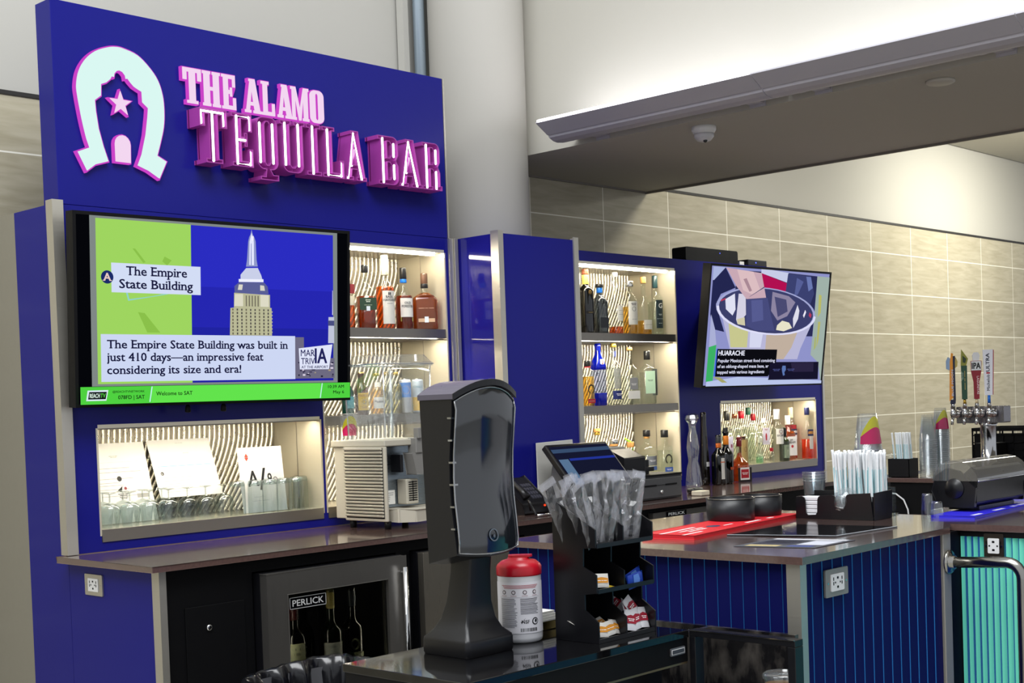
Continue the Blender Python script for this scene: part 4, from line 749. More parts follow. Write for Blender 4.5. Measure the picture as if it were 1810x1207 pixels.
# beers and cans behind the juice dispenser
bottle('teal beer bottle at the left end of the shelf behind the juice dispenser', (3.745, 4.50, z2), .026, .170, .09, .135, .012, glass=clear('teal_glass', '#2a8a80', .06, .5, .5, '#1c7a70'), cap=[(.160, .172, .0135, CGO)], group=gB, name='beer_bottle', labels=[dict(z0=.03, z1=.08, w=.04, col='#3aa0b0')])
bottle('brown beer bottle with a yellow label', (3.805, 4.48, z2), .029, .180, .095, .145, .0125, glass=BRGL, cap=[(.170, .182, .0138, CGO)], group=gB, name='beer_bottle', rz=-.3, labels=[dict(z0=.020, z1=.094, w=.052, col='#d8b42c', texts=[('PACIFICO', '#7a3a1c', 0, .078, .009, .042), ('~5', '#7a3a1c', 0, .028, .008)], shapes=[('#b8c4cc', [(.014*cos(i*.42), .055+.014*sin(i*.42)) for i in range(15)]), ('#3a6a9a', [(.008*cos(i*.42), .055+.008*sin(i*.42)) for i in range(15)])])])
bottle('amber filled clear beer bottle with a white label', (3.890, 4.48, z2), .029, .175, .085, .140, .0125, fill=.135, liq=GOLD, cap=[(.165, .177, .0138, CGO)], group=gB, name='beer_bottle', rz=-.3, labels=[dict(z0=.026, z1=.074, w=.050, col='#e0dfd6', texts=[('Modelo', '#2a2a3a', 0, .050, .012, .04)]), dict(z0=.118, z1=.138, w=.03, col='#e8e6da', R=.020)])
for lab, x in (('clear beer bottle with a gold crown, left of the cans', 3.947), ('clear beer bottle with a gold crown, standing right next to the blue can', 4.003)):
    bottle(lab, (x, 4.48, z2), .027, .178, .11, .148, .0125, fill=.13, liq=liquid('lager', '#e6e0c0', .1), cap=[(.168, .180, .0138, CGO)], group=gB, name='beer_bottle', labels=[dict(z0=.06, z1=.095, w=.03, col=clear('white_print', '#d8e0e0', .05, .4, .35, '#9ab0b0'))], rz=-.3)
for lab, x, c1, c2, c3, tx in (('slim can with an orange ring on a blue top half', 4.058, '#3f7fd0', '#cfd0d4', '#f0b030', ''), ('slim pale can with yellow waves on a teal foot, half hidden by the towel dispenser', 4.132, '#c9d4dc', '#e8bc44', '#48b8b4', 'CHILL')):
    t = thing('drink_can', lab, 'can', (x, 4.48, z2), -.35, gB); R = .0265
    B(mat('can_print_'+(c1 if tx else c2)[1:], c1 if tx else c2, .3, .3)).lathe([(R*.85, 0), (R, .006), (R, .140), (R*.86, .148)], 24).obj('can_body', t, world=False)
    B(CS).lathe([(R*.86, .148), (R*.88, .151), (R*.80, .151), (R*.78, .147), (.001, .147)], 24).obj('lid', t, world=False)
    if tx == '': label(t, R, 0, .070, .135, .060, c1, off=-.3, shapes=[(c3, [(.018*cos(i*.35), .103+.018*sin(i*.35)) for i in range(18)]), (c1, [(.010*cos(i*.35), .103+.010*sin(i*.35)) for i in range(18)])], name='print')
    else: label(t, R, 0, .010, .070, .060, c2, off=-.3, shapes=[(c3, [(-.03, .012), (.03, .012), (.03, .03), (.01, .045), (-.01, .03), (-.03, .04)])], texts=[(tx, '#5a8a9a', 0, .11, .011)], name='print')
# wines in the fridge
for lab, x, R, col, cap, lb, H in (('dark wine bottle with a cream label, leftmost in the fridge', 2.958, .040, DKGL, mat('dark_red_capsule', '#4a1a1c', .4), dict(z0=.05, z1=.165, w=.075, col='#b9bc94', texts=[('~6', '#3a3a30', 0, .12, .03), ('~4', '#6a6a50', 0, .07, .010)]), .315),
                                   ('green wine bottle with a low white label lettered in two lines, set back', 3.042, .038, GRGL, mat('dark_capsule', '#1c1c20', .4), dict(z0=.02, z1=.10, w=.070, col='#d0d2c8', texts=[('WAIRAU', '#2a2a2a', 0, .078, .011), ('RIVER', '#2a2a2a', 0, .058, .011)]), .30),
                                   ('wine bottle with a yellow capsule and a large white label', 3.125, .040, GRGL, mat('yellow_capsule', '#c0b060', .4), dict(z0=.05, z1=.145, w=.078, col='#ccd0c4', texts=[('~5', '#5a5a58', -.005, .125, .008)], shapes=[('#1c1c1c', [(.018+.012*cos(i*.42), .07+.012*sin(i*.42)) for i in range(15)])]), .335),
                                   ('dark wine bottle with an olive scalloped label, rightmost in the fridge', 3.225, .040, DKGL, mat('slate_capsule', '#2c3440', .4), dict(z0=.03, z1=.095, w=.075, col='#7f8460', texts=[('~6', '#2c3020', 0, .05, .009)], shapes=[('#8b9070', [(.016*cos(i*.42), .125+.022*sin(i*.42)) for i in range(15)])]), .33)):
    bottle(lab, (x, 3.955 if x == 3.042 else 3.90, .4008), R, H, .175, .225, .0145, glass=col, cap=[(H-.07, H, .0165, cap, 'capsule')], labels=[lb], rz=-.45, group=gF, name='wine_bottle')

# ------------------------------------------------------------------ glasses and papers in the low niche under the trivia screen
def sheet(name, lab, x0, x1, z0, z1, y, lean, cat='notice', group=None):
    t = thing(name, lab, cat, ((x0+x1)/2, y, z0), 0, group); w, h = x1-x0, z1-z0
    fn = lambda u, v, d: (u, (v/h)*lean-.0008-d*.0003, v)
    b = B(PAPER); b.hexa([fn(-w/2, 0, 0), fn(w/2, 0, 0), fn(w/2, h, 0), fn(-w/2, h, 0)], [tuple(Vector(fn(a, c, 0))+Vector((0, .0012, 0))) for a, c in ((-w/2, 0), (w/2, 0), (w/2, h), (-w/2, h))])
    b.obj('paper', t, world=False)
    return t, fn, w, h
def marks(t, fn, items, name='print'):
    b = B()
    for it in items:
        b.use(ink(it[0]))
        if it[1] == 'r': x0, x1, z0, z1 = it[2:]; b.add([fn(x0, z0, 2), fn(x1, z0, 2), fn(x1, z1, 2), fn(x0, z1, 2)], [(0, 1, 2, 3)])
        elif it[1] == 'o': x, z, r = it[2:]; b.add([fn(x+r*cos(i*.42), z+r*sin(i*.42), 3) for i in range(15)], [tuple(range(15))])
        elif it[1] == 'p': b.add([fn(a, c, 3) for a, c in it[2]], [tuple(range(len(it[2])))])
        else: b.text(it[2], it[3], it[4], it[5], fn, w=it[6] if len(it) > 6 else None, al='c', bold=.02, d=3)
    b.obj(name, t, world=False)
gP = 'papers leaning in the low niche'
t, fn, w, h = sheet('licence_notice', 'white certificate sheet with a black emblem, left end of the low niche', 2.625, 2.865, 0.989, 1.290, 4.60, .09, group=gP)
marks(t, fn, [('#b9b9b2', 't', '~7', -.02, .245, .008), ('#b9b9b2', 'r', -.09, .08, .228, .2285)]+[('#9a9a98', 'r', -.10, random.uniform(-.02, .09), z, z+.0015) for z in (.205, .19, .165, .15, .14, .125, .115, .10)]+[('#141414', 'o', -.012, .165, .010), ('#141414', 'p', [(-.03, .12), (-.005, .138), (-.012, .115)]), ('#8a3a44', 'o', .006, .128, .006), ('#202020', 't', '~7', -.008, .100, .009, .05), ('#202020', 't', '~6', -.008, .088, .009, .04), ('#a9a9a6', 'r', .05, .10, .09, .105)])
t, fn, w, h = sheet('licence_notice', 'white permit sheet with a pale blue line across it, in the low niche', 2.879, 3.163, 1.07, 1.293, 4.60, .09, group=gP)
marks(t, fn, [('#8fc4dc', 'r', -.12, .125, .118, .121), ('#c9c9c4', 't', '~8', 0, .205, .006), ('#1c1c20', 'o', -.108, .092, .007), ('#e8e8e4', 'o', -.108, .092, .004), ('#c2c2c0', 't', '~6', .02, .165, .006)]+[('#b5b5b2', 'r', -.11, random.uniform(-.04, .06), z, z+.0014) for z in (.075, .062, .05, .04, .03, .02)])
B(CLEARP := clear('sheet_stand', '#e8ecec', .08, .5)).box(-.142, .142, -.004, .03, -.082, -.001).obj('stand', t, world=False)
t, fn, w, h = sheet('menu_card', 'white menu card with a red diamond mark behind the tall glasses', 3.172, 3.386, .990, 1.249, 4.475, .03, 'menu', gP)
marks(t, fn, [('#b03a26', 'p', [(-.078, .222), (-.068, .236), (-.058, .222)]), ('#b03a26', 'p', [(-.078, .219), (-.058, .219), (-.068, .205)]), ('#141416', 't', 'A', -.045, .105, .062, .05), ('#141416', 't', '/', .0, .09, .085, .03), ('#1c1c1e', 't', '9', .035, .108, .045, .02), ('#8a8a8c', 't', 'O', .062, .108, .030, .024), ('#b9b9b9', 'r', -.05, .0, .06, .0612), ('#b9b9b9', 'r', -.06, .02, .045, .0462)])
def tumbler_mesh(name, P, par): return B(CUTG).lathe(P, 18, cap=False).obj(name, par, world=False)
gG = 'upside down wine glasses in the low niche'
CUTG = clear('glassware', '#e6ecec', .09, .80)
wine = thing('wine_glass', 'stemmed wine glass turned upside down in the front row of the low niche', 'glass', (2.585, 4.47, .9885), 0, gG)
tumbler_mesh('bowl', [(.0295, 0), (.034, .03), (.038, .055), (.036, .072), (.022, .084), (.005, .090), (.005, .0905)], wine)
B(CUTG).lathe([(.003, .0905), (.0028, .108), (.003, .118)], 8, cap=False).obj('stem', wine, world=False)
B(CUTG).lathe([(.003, .118), (.018, .1225), (.0255, .124), (.018, .1255), (.001, .1265)], 18, cap=False).obj('foot', wine, world=False)
for i in range(1, 7): dup(wine, (2.585+i*.082, 4.47, .9885))
for i in range(4): dup(wine, (2.60+i*.083, 4.545, .9885), label='stemmed wine glass turned upside down in the back row before the two certificates', group='wine glasses in the back row')
tall = thing('highball_glass', 'tall clear glass turned upside down around the white menu card', 'glass', (3.135, 4.46, .9885), 0, 'tall upside down glasses at the menu card')
B(CUTG).lathe([(.031, 0), (.0315, .04), (.030, .118), (.027, .130), (.020, .134), (.001, .1335)], 20, cap=False).obj('wall', tall, world=False)
B(clear('thick_glass_base', '#eef4f2', .12, .6)).lathe([(.027, .112), (.0285, .118), (.0255, .129), (.001, .130)], 20).obj('base', tall, world=False)
for x, y in ((3.205, 4.438), (3.275, 4.438), (3.345, 4.438), (3.415, 4.45), (3.468, 4.49)): dup(tall, (x, y, .9885))

# ------------------------------------------------------------------ juice dispenser on the worktop
BEIG = mat('grey_beige_plastic', '#b8b2a2', .5); GRY = mat('grey_plastic', '#7d7b77', .45)
jd = thing('juice_dispenser', 'grey beige juice dispenser with a slatted side and a clear plastic tank on top', 'dispenser', (3.69, 4.16, .91))
B(BEIG).box(3.545, 3.85, 4.115, 4.36, .945, 1.235).box(3.53, 3.853, 4.03, 4.362, 1.236, 1.262).box(3.84, 3.853, 4.03, 4.36, .945, 1.236).obj('housing', jd, bevel=.004)
b = B(BEIG); b.box(3.530, 3.543, 4.030, 4.285, .940, 1.236); b.obj('side_frame', jd, bevel=.004)
for i in range(21):
    z = .958+i*.0132
    B(BEIG).hexa([(3.522, 4.045, z), (3.529, 4.045, z+.001), (3.529, 4.272, z+.001), (3.522, 4.272, z)], [(3.519, 4.045, z+.0055), (3.529, 4.045, z+.0095), (3.529, 4.272, z+.0095), (3.519, 4.272, z+.0055)]).obj('vent_slat', jd)
B(BLACKM).box(3.5285, 3.5298, 4.043, 4.274, .952, 1.232).obj('vent_recess', jd)
B(steel_mat('dispenser_steel', '#8c97a0', .28)).box(3.548, 3.838, 4.108, 4.114, .99, 1.232).obj('splash_panel', jd)
B(BEIG).prism([[(3.565, 4.107), (3.83, 4.107), (3.83, 4.00), (3.78, 3.955), (3.615, 3.955), (3.565, 4.00)]], XY(0), .940, .985).obj('drip_tray', jd, bevel=.004)
b = B(BEIG).box(3.655, 3.72, 4.05, 4.106, 1.0, 1.10); b.obj('front_box', jd, bevel=.004)
b = B(BLACKM)
for i in range(9): b.box(3.667, 3.712, 4.0485, 4.0505, 1.014+i*.009, 1.018+i*.009)
b.box(3.6885, 3.6915, 4.0485, 4.0505, 1.012, 1.092); b.obj('front_vent', jd)
B(GRY).prism([[(3.655, 1.205), (3.72, 1.205), (3.705, 1.12), (3.67, 1.12)]], XZ(0), 4.005, 4.06).box(3.67, 3.705, 4.0, 4.05, 1.204, 1.265).obj('spout', jd, bevel=.003)
B(GRY).box(3.675, 3.695, 3.99, 4.02, 1.262, 1.305).obj('handle', jd, bevel=.003)
B(BLACK).box(3.62, 3.635, 4.04, 4.10, 1.13, 1.20).obj('paddle', jd, bevel=.003)
for x, y in ((3.55, 4.05), (3.55, 4.26), (3.83, 4.05), (3.83, 4.26)): B(BLACKM).lathe([(.013, .9105), (.015, .94)], 12, cx=x, cy=y).obj('foot', jd)
TANK = clear('tank_plastic', '#f6f9fa', .08, .85, .04, '#ffffff')
def ring(w, h, r, z, n=5): return [(a, c, z) for a, c in rrect(w, h, r, n, 3.672, 4.16)]
b = B(TANK); L = [ring(.235, .225, .02, 1.2635), ring(.25, .24, .02, 1.275), ring(.262, .252, .02, 1.545), ring(.272, .262, .02, 1.556)]; n = len(L[0])
b.add([p for l in L for p in l], [(j*n+i, j*n+(i+1) % n, (j+1)*n+(i+1) % n, (j+1)*n+i) for j in range(3) for i in range(n)], True).obj('tank', jd)
b = B(TANK); L = [ring(.278, .268, .02, 1.552), ring(.280, .270, .02, 1.566), ring(.268, .258, .02, 1.570), ring(.255, .20, .02, 1.598), ring(.245, .19, .02, 1.600)]
b.add([p for l in L for p in l], [(j*n+i, j*n+(i+1) % n, (j+1)*n+(i+1) % n, (j+1)*n+i) for j in range(4) for i in range(n)]+[tuple(4*n+i for i in range(n))]).obj('lid', jd)
B(clear('tank_rim', '#e8f0f4', .45, .95, .3, '#ffffff')).tube([(p[0], p[1], 1.561) for p in ring(.282, .272, .02, 0)+[ring(.282, .272, .02, 0)[0]]], .0035, 6).obj('rim', jd)
for x, y in ((3.546, 4.040), (3.798, 4.040), (3.546, 4.280), (3.798, 4.280)): B(MC['tank_rim']).tube([(x+(.008 if x < 3.6 else -.008), y+(.008 if y < 4.1 else -.008), 1.268), (x, y, 1.552)], .0030, 6).obj('corner_rib', jd)
B(TANK).tube([(3.675, 4.15, 1.265), (3.675, 4.15, 1.54)], .014, 12).obj('agitator_tube', jd)
fn = lambda u, v, d: (3.605+u, 4.1065-d*.0004, 1.03+v)
b = B(PAPER); b.add([fn(-.038, -.028, 0), fn(.038, -.028, 0), fn(.038, .028, 0), fn(-.038, .028, 0)], [(0, 1, 2, 3)])
b.use(ink('#b81e2c')).add([fn(-.024+.009*cos(i*.42), .012+.009*sin(i*.42), 1) for i in range(15)], [tuple(range(15))])
b.use(ink('#8a8a8a')); 
for i, x in enumerate((.03, .028, .012, .01, .008)): b.add([fn(-.010 if i < 2 else -.032, .016-i*.008, 1), fn(x, .016-i*.008, 1), fn(x, .018-i*.008, 1), fn(-.010 if i < 2 else -.032, .018-i*.008, 1)], [(0, 1, 2, 3)])
b.obj('service_label', jd)
CRIM = clear('cup_rim', '#eef2f6', .30, .85, .12, '#ffffff')
def printed_cup(lab, loc, rim=.045, bas=.029, h=.12, rz=0, up=True, group=None, art=True):
    t = thing('plastic_cup', lab, 'cup', loc, rz, group); P = [(bas*.9, .002), (bas, .0), (rim, h-.004), (rim+.002, h), (rim, h+.001)]
    P = P if up else [(r, h-z) for r, z in P][::-1]
    B(PLAST).lathe(P, 22, cap=False).obj('wall', t, world=False)
    if art:
        F = lambda q: h*(.46+.16*sin(q*4.2-.6))
        def band(name, col, lo, hi, a0=-165, a1=-15, N=20):
            vs = []
            for i in range(N+1):
                a = rad(a0+(a1-a0)*i/N); q = i/N
                for z in (lo(q), hi(q)):
                    f = z/h if up else 1-z/h; r = bas+(rim-bas)*f+.0006; vs.append((r*cos(a), r*sin(a), z))
            B(clear('cup_print_'+col[1:], col, .05, .3, .8, col)).add(vs, [(2*i, 2*i+2, 2*i+3, 2*i+1) for i in range(N)], True).obj(name, t, world=False)
        band('pink_print', '#d8186a', lambda q: h*.16, F); band('yellow_print', '#d8d42c', F, lambda q: F(q)+h*.30*sin(pi*q)**.6)
    B(CRIM).lathe([(rim+.0012, (h if up else 0)-.0018), (rim+.0030, (h if up else 0)), (rim+.0012, (h if up else 0)+.0018), (rim, h if up else 0)], 22, cap=False).obj('rim', t, world=False)
    return t
printed_cup('clear cup with pink and yellow print behind the juice dispenser tank', (3.600, 4.325, 1.263), .036, .026, .105, rz=-.5)

# ------------------------------------------------------------------ point of sale corner in front of the column cabinet
t = thing('pos_terminal', 'black tilted touch screen terminal on the worktop before the blue column cabinet', 'terminal', (4.62, 3.98, .91))
# tilted panel: bottom edge near the camera, top leaning back
SA, SB = Vector((4.47, 3.86, 1.0)), Vector((.42, 0, 0)); SU = Vector((0, .175, .20)); SN = SB.cross(SU).normalized()
q = lambda u, v, d: tuple(SA+SB*u+SU*v-SN*d*-1)
b = B(BLACK); b.hexa([q(0, 0, -.03), q(1, 0, -.03), q(1, 1, -.03), q(0, 1, -.03)], [q(0, 0, 0), q(1, 0, 0), q(1, 1, 0), q(0, 1, 0)]); b.obj('screen_case', t, bevel=.005)
DS = glow('pos_screen_dark', '#15182e', .9)
b = B(DS); b.add([q(.03, .05, .001), q(.97, .05, .001), q(.97, .94, .001), q(.03, .94, .001)], [(0, 1, 2, 3)])
b.use(glow('pos_screen_bar', '#3a5070', .8)).add([q(.03, .80, .0015), q(.97, .80, .0015), q(.97, .88, .0015), q(.03, .88, .0015)], [(0, 1, 2, 3)])
b.use(glow('pos_screen_blue', '#20308c', 1)).add([q(.22, .62, .0015), q(.97, .62, .0015), q(.97, .67, .0015), q(.22, .67, .0015)], [(0, 1, 2, 3)])
b.use(glow('pos_screen_pane', '#5a7796', .8)).add([q(.05, .12, .0015), q(.20, .12, .0015), q(.20, .66, .0015), q(.05, .66, .0015)], [(0, 1, 2, 3)])
b.obj('display', t)
B(GRY).prism([[(3.92, .912), (4.10, .912), (4.08, .96), (4.03, 1.16), (3.99, 1.13), (3.94, 1.03)]], lambda a, c, d: (d, a, c), 4.53, 4.80).obj('stand', t, bevel=.004)
B(BLACK).box(4.44, 4.86, 3.86, 4.10, .9105, .945).obj('base', t, bevel=.008)
B(BLACKG).box(4.445, 4.855, 3.856, 3.8595, .925, .931).obj('base_slot', t)
t = thing('white_board_panel', 'pale grey flat panel leaning upright on the column cabinet behind the terminal', 'panel', (4.63, 4.12, .9105))
B(mat('pale_grey_panel', '#c9c7c0', .5)).hexa([(4.505, 4.112, .912), (4.77, 4.112, .912), (4.77, 4.120, .912), (4.505, 4.120, .912)], [(4.515, 4.127, 1.207), (4.765, 4.127, 1.213), (4.765, 4.1305, 1.213), (4.515, 4.1305, 1.207)]).obj('board', t, bevel=.002)
t = thing('cash_drawer', 'dark grey steel cash drawer with a slot and key lock on the worktop', 'cash drawer', (5.12, 4.03, .9105))
B(mat('dark_grey_steel_case', '#4a4a4c', .4, .5)).box(4.90, 5.325, 3.93, 4.18, .912, 1.022).obj('case', t, bevel=.002)
B(BLACKM).box(4.896, 5.329, 3.926, 4.184, 1.0225, 1.030).obj('lid', t)
d = B(mat('grey_drawer_front', '#58585a', .42, .4)).box(4.91, 5.318, 3.923, 3.9295, .920, 1.012).obj('drawer_front', t, bevel=.002)
B(BLACKM).box(5.19, 5.28, 3.9215, 3.9232, .975, .983).box(5.03, 5.12, 3.9215, 3.9232, .975, .983).box(5.12, 5.19, 3.9215, 3.9232, .978, .980).obj('slot', d)
B(CHROME).ball((5.155, 3.921, .947), .009).obj('lock', d)
t = thing('receipt_printer', 'black and grey receipt printer standing on the cash drawer behind the wrapped forks', 'printer', (5.02, 4.06, 1.0305))
B(BLACK).prism([[(3.965, 1.031), (4.16, 1.031), (4.16, 1.155), (4.06, 1.155), (3.965, 1.115)]], lambda a, c, d: (d, a, c), 4.93, 5.09).obj('body', t, bevel=.005)
B(mat('printer_grey', '#77756f', .4)).hexa([(4.935, 4.075, 1.1565), (5.085, 4.075, 1.1565), (5.085, 4.155, 1.1565), (4.935, 4.155, 1.1565)], [(4.94, 4.08, 1.166), (5.08, 4.08, 1.166), (5.08, 4.15, 1.166), (4.94, 4.15, 1.166)]).obj('cover', t)
B(BLACKM).box(4.965, 5.055, 4.10, 4.125, 1.1665, 1.1675).obj('paper_slot', t)
B(BLACK).box(5.091, 5.15, 3.985, 4.10, 1.031, 1.10).box(5.091, 5.165, 3.965, 4.02, 1.045, 1.065).obj('front_tray', t, bevel=.004)
t = thing('desk_phone', 'black desk phone with a sloped keypad left of the terminal', 'phone', (4.30, 4.05, .9105))
B(BLACK).prism([[(3.95, .912), (4.12, .912), (4.12, 1.055), (4.09, 1.065), (3.95, .955)]], lambda a, c, d: (d, a, c), 4.23, 4.39).obj('body', t, bevel=.006)
b = B(mat('phone_keys', '#3a3a44', .35))
for i in range(4):
    for j in range(4): b.hexa(*[[(4.315+i*.016+dx, 3.975+j*.02+dy, .975+j*.0158+dy*.79+dz) for dx, dy in ((0, 0), (.011, 0), (.011, .013), (0, .013))] for dz in (0, .005)])
b.obj('keypad', t)
B(BLACK).tube([(4.255, 3.955, .985), (4.255, 3.98, 1.01), (4.255, 4.08, 1.085), (4.255, 4.11, 1.085)], [.018, .014, .014, .018], 10).obj('handset', t)
B(glow('red_indicator', '#e03a1c', 1.5)).ball((4.36, 3.947, .945), .005).obj('message_lamp', t)
tag(B(BLACK).tube([(4.25, 3.93, .93)]+[(4.25-.03*sin(i*.35), 3.93-.05*i/10, .945+.03*sin(i*.5)) for i in range(1, 8)]+[(4.22, 3.87, .916)], .005, 6).obj('phone_cord'), 'black looped phone cord hanging at the front of the desk phone', 'cord')
tag(B(CHROME).tube([(4.19, 3.835, .918), (4.30, 3.842, .918)], .0045, 8).obj('metal_spoon_handle'), 'thin shiny metal rod lying on the worktop near the towel dispenser', 'rod')
tag(B(mat('cream_sponge', '#cfc6b0', .9, nscale=200, bump=.3)).box(5.39, 5.46, 3.86, 3.92, .9105, .934).obj('sponge', bevel=.004), 'small cream block lying on the worktop right of the cash drawer', 'sponge')
tag(B(BLACK).lathe([(.04, .9105), (.046, .92), (.045, .935), (.001, .937)], 20, ry=.6, sq=.6, cx=5.56, cy=4.02).obj('card_reader'), 'small black puck on the worktop between the cash drawer and the bottles', 'card reader')

# ------------------------------------------------------------------ front cabinet with the towel dispenser
fc = thing('condiment_cabinet', 'low black gloss cabinet in front carrying the towel dispenser, wipes and cutlery stand', 'cabinet', (2.26, 2.12, 0))
B(BLACKG).box(1.885, 2.633, 1.935, 2.318, .812, .83).obj('top', fc, bevel=.0015)
B(BLACKM).box(1.889, 2.633, 1.940, 2.314, .755, .8115).obj('apron', fc)
B(mat('brass_edge_strip', '#9a8a6a', .3, .8)).box(1.90, 2.633, 1.942, 1.956, .7495, .7545).obj('edge_strip', fc)
B(BLACK).box(1.893, 1.91, 1.95, 2.31, 0, .749).box(1.91, 2.633, 2.02, 2.31, 0, .749).obj('body', fc)
SMU = bpy.data.materials.new('smudged_black_panel'); SMU.use_nodes = True; nt = SMU.node_tree; p = nt.nodes['Principled BSDF']; p.inputs['Base Color'].default_value = (*lin('#1b1a1c'), 1)
nz = nt.nodes.new('ShaderNodeTexNoise'); nz.inputs['Scale'].default_value = 9; nz.inputs['Detail'].default_value = 6; cr = nt.nodes.new('ShaderNodeValToRGB'); cr.color_ramp.elements[0].position = .42; cr.color_ramp.elements[0].color = (*lin('#151416'), 1); cr.color_ramp.elements[1].position = .75; cr.color_ramp.elements[1].color = (*lin('#5a5550'), 1)
nt.links.new(nz.outputs[0], cr.inputs[0]); nt.links.new(cr.outputs[0], p.inputs['Base Color']); p.inputs['Roughness'].default_value = .16
B(BLACK).box(2.634, 2.668, 1.644, 1.935, .815, .83).box(2.634, 2.668, 1.644, 1.664, 0, .8145).box(2.634, 2.668, 1.918, 1.935, 0, .8145).obj('side_frame', fc, bevel=.001)
B(CHROME).box(2.632, 2.6345, 1.645, 1.935, .8285, .8312).obj('frame_edging', fc)
B(SMU).box(2.845, 2.86, 1.775, 2.20, 0, .80).box(2.633, 2.845, 2.02, 2.035, 0, .80).obj('back_panel', fc)
B(BLACK).prism([[(2.669, 1.66), (2.845, 1.775), (2.845, 2.02), (2.669, 2.02)]], XY(.615), 0, .015).obj('ledge', fc)
b = B(mat('grey_plate', '#77777a', .35, .5)).prism([rrect(.056, .018, .002, 2, 2.59, .785)], XZ(1.94), -.004, -.0005); b.use(ink('#d8d8d8')).prism([rrect(.050, .012, .001, 2, 2.59, .785), rrect(.046, .008, .001, 2, 2.59, .785)][:1], XZ(1.94), -.0046, -.0041); b.use(mat('plate_face', '#55555a', .35, .5)).prism([rrect(.046, .009, .001, 2, 2.59, .785)], XZ(1.94), -.0052, -.0047)
b.obj('drawer_pull', fc)
t = thing('iced_coffee_cup', 'clear plastic cup of milky coffee with a flat lid in the dark recess', 'cup', (2.745, 1.752, .6305))
B(PLAST).lathe([(.030, 0), (.031, .003), (.042, .088)], 24, cap=False).obj('wall', t, world=False)
B(liquid('milky_coffee', '#b08a62', .8)).lathe([(.029, .002), (.040, .072)], 24).obj('coffee', t, world=False)
B(clear('lid_plastic', '#eef2f4', .12, .6, .10, '#ffffff')).lathe([(.042, .085), (.0455, .086), (.0455, .094), (.040, .099), (.034, .096), (.001, .096)], 26, cap=False).obj('lid', t, world=False)
B(WHITE).tube([(.008, -.004, .096), (.008, -.004, .104)], .006, 8).obj('lid_button', t, world=False)

# towel dispenser
td = thing('towel_dispenser', 'tall black hands-free towel dispenser on a flared pedestal, centre front', 'dispenser', (2.14, 2.17, .83))
x0, x1, yb = 2.045, 2.232, 2.213
N = 14; fr = []
def tdp(s):   # s -1..1 across: front y, bottom z, top z
    return 2.124-.020*(1-s*s), 1.060-.008*(1-s*s), 1.397+.030*(1-s*s)
TV = (0, .04, .15, .3, .45, .6, .75, .9, 1)
def tdy(s, v): return tdp(s)[0]-.012+.015*sin(pi*min(1, v*1.05))**1.3      # waisted: pushes forward at top and foot
vs = []; K = len(TV)+2
for i in range(N+1):
    s_ = -1+2*i/N; x = x0+(x1-x0)*i/N; yf, zb, zt = tdp(s_)
    vs += [(x, tdy(s_, v), zb+(zt-zb)*v) for v in TV]+[(x, yb, zt), (x, yb-.012, zb-.022)]
fs = [(K*i+k, K*i+K+k, K*i+K+(k+1) % K, K*i+(k+1) % K) for i in range(N) for k in range(K)]+[tuple(range(K)), tuple(K*N+k for k in range(K))[::-1]]
B(BLACK).add(vs, fs).obj('housing', td)
vs = []
for i in range(N+1):
    s = -1+2*i/N; x = x0-.004+(x1-x0+.008)*i/N; yf, zb, zt = tdp(s); vs += [(x, yf-.021, zt+.0006), (x, yf-.021, zt+.012), (x, yb+.002, zt+.012), (x, yb+.002, zt+.0006)]
fs = [(4*i+k, 4*i+4+k, 4*i+4+(k+1) % 4, 4*i+(k+1) % 4) for i in range(N) for k in range(4)]+[(0, 1, 2, 3), (4*N+3, 4*N+2, 4*N+1, 4*N)]
B(mat('dispenser_lid_reflection', '#57535f', .3)).add(vs, fs).obj('lid', td)  # grey-purple colour carries the light reflected on the black lid
vs = []
for i in range(N+1):
    s = -1+2*i/N; x = x0-.005+(x1-x0+.010)*i/N; yf, zb, zt = tdp(s); vs += [(x, yf-.0235, zt-.001), (x, yf-.0235, zt+.0125), (x, yf-.0212, zt+.0125), (x, yf-.0212, zt-.001)]
B(BLACK).add(vs, fs).obj('lid_lip', td)
COVER = clear('smoked_cover', '#4a525c', .10, .6, .62, '#272e38', .10)
vs = []
for i in range(N+1):
    s = (-1+2*i/N)*.985; x = (x0+x1)/2+(x1-x0)/2*s; yf, zb, zt = tdp(s); vs += [(x, tdy(s, v)-.004-.006*sin(pi*min(1, max(0, (v-.02)*8))/2)*(1 if v < .97 else .2), zb+(zt-zb)*v) for v in (.015, .08, .2, .35, .5, .65, .8, .93, .985)]
B(COVER).add(vs, [(9*i+k, 9*i+9+k, 9*i+10+k, 9*i+1+k) for i in range(N) for k in range(8)], True).obj('front_cover', td)
RIM = clear('cover_rim', '#9aa2aa', .35, .9, .15, '#aab2bc')
OV = Vector((0, -.002, 0)); P = [tuple(Vector(vs[9*i+8])+OV) for i in range(N+1)]; Q = [tuple(Vector(vs[9*i])+OV) for i in range(N+1)]
B(RIM).tube(P[::-1]+[tuple(Vector(vs[k])+OV) for k in range(7, 0, -1)]+Q+[tuple(Vector(vs[9*N+k])+OV) for k in range(1, 9)], .0020, 6).obj('cover_rim', td)
for i in range(6): B(RIM).box(x0-.003, x0+.012, 2.112, 2.124, 1.115+i*.048, 1.119+i*.048).obj('cover_clip', td)
fnc = lambda u, v, d: ((x0+x1)/2+u, tdy(u/((x1-x0)/2), (v-1.055)/.36)-.0112-d*.0003, v)
b = B(mat('cover_mark', '#5a626c', .4)); b.prism([[(-.004+.014*cos(i*.3142), 1.098+.014*sin(i*.3142)) for i in range(20)], [(-.004+.0115*cos(-i*.3142), 1.098+.0115*sin(-i*.3142)) for i in range(20)]], lambda u, v, d: fnc(u, v, d), 0, 1).text('e', -.0035, 1.0925, .0095, fnc, al='c', bold=.03, d=1)
b.obj('logo', td)
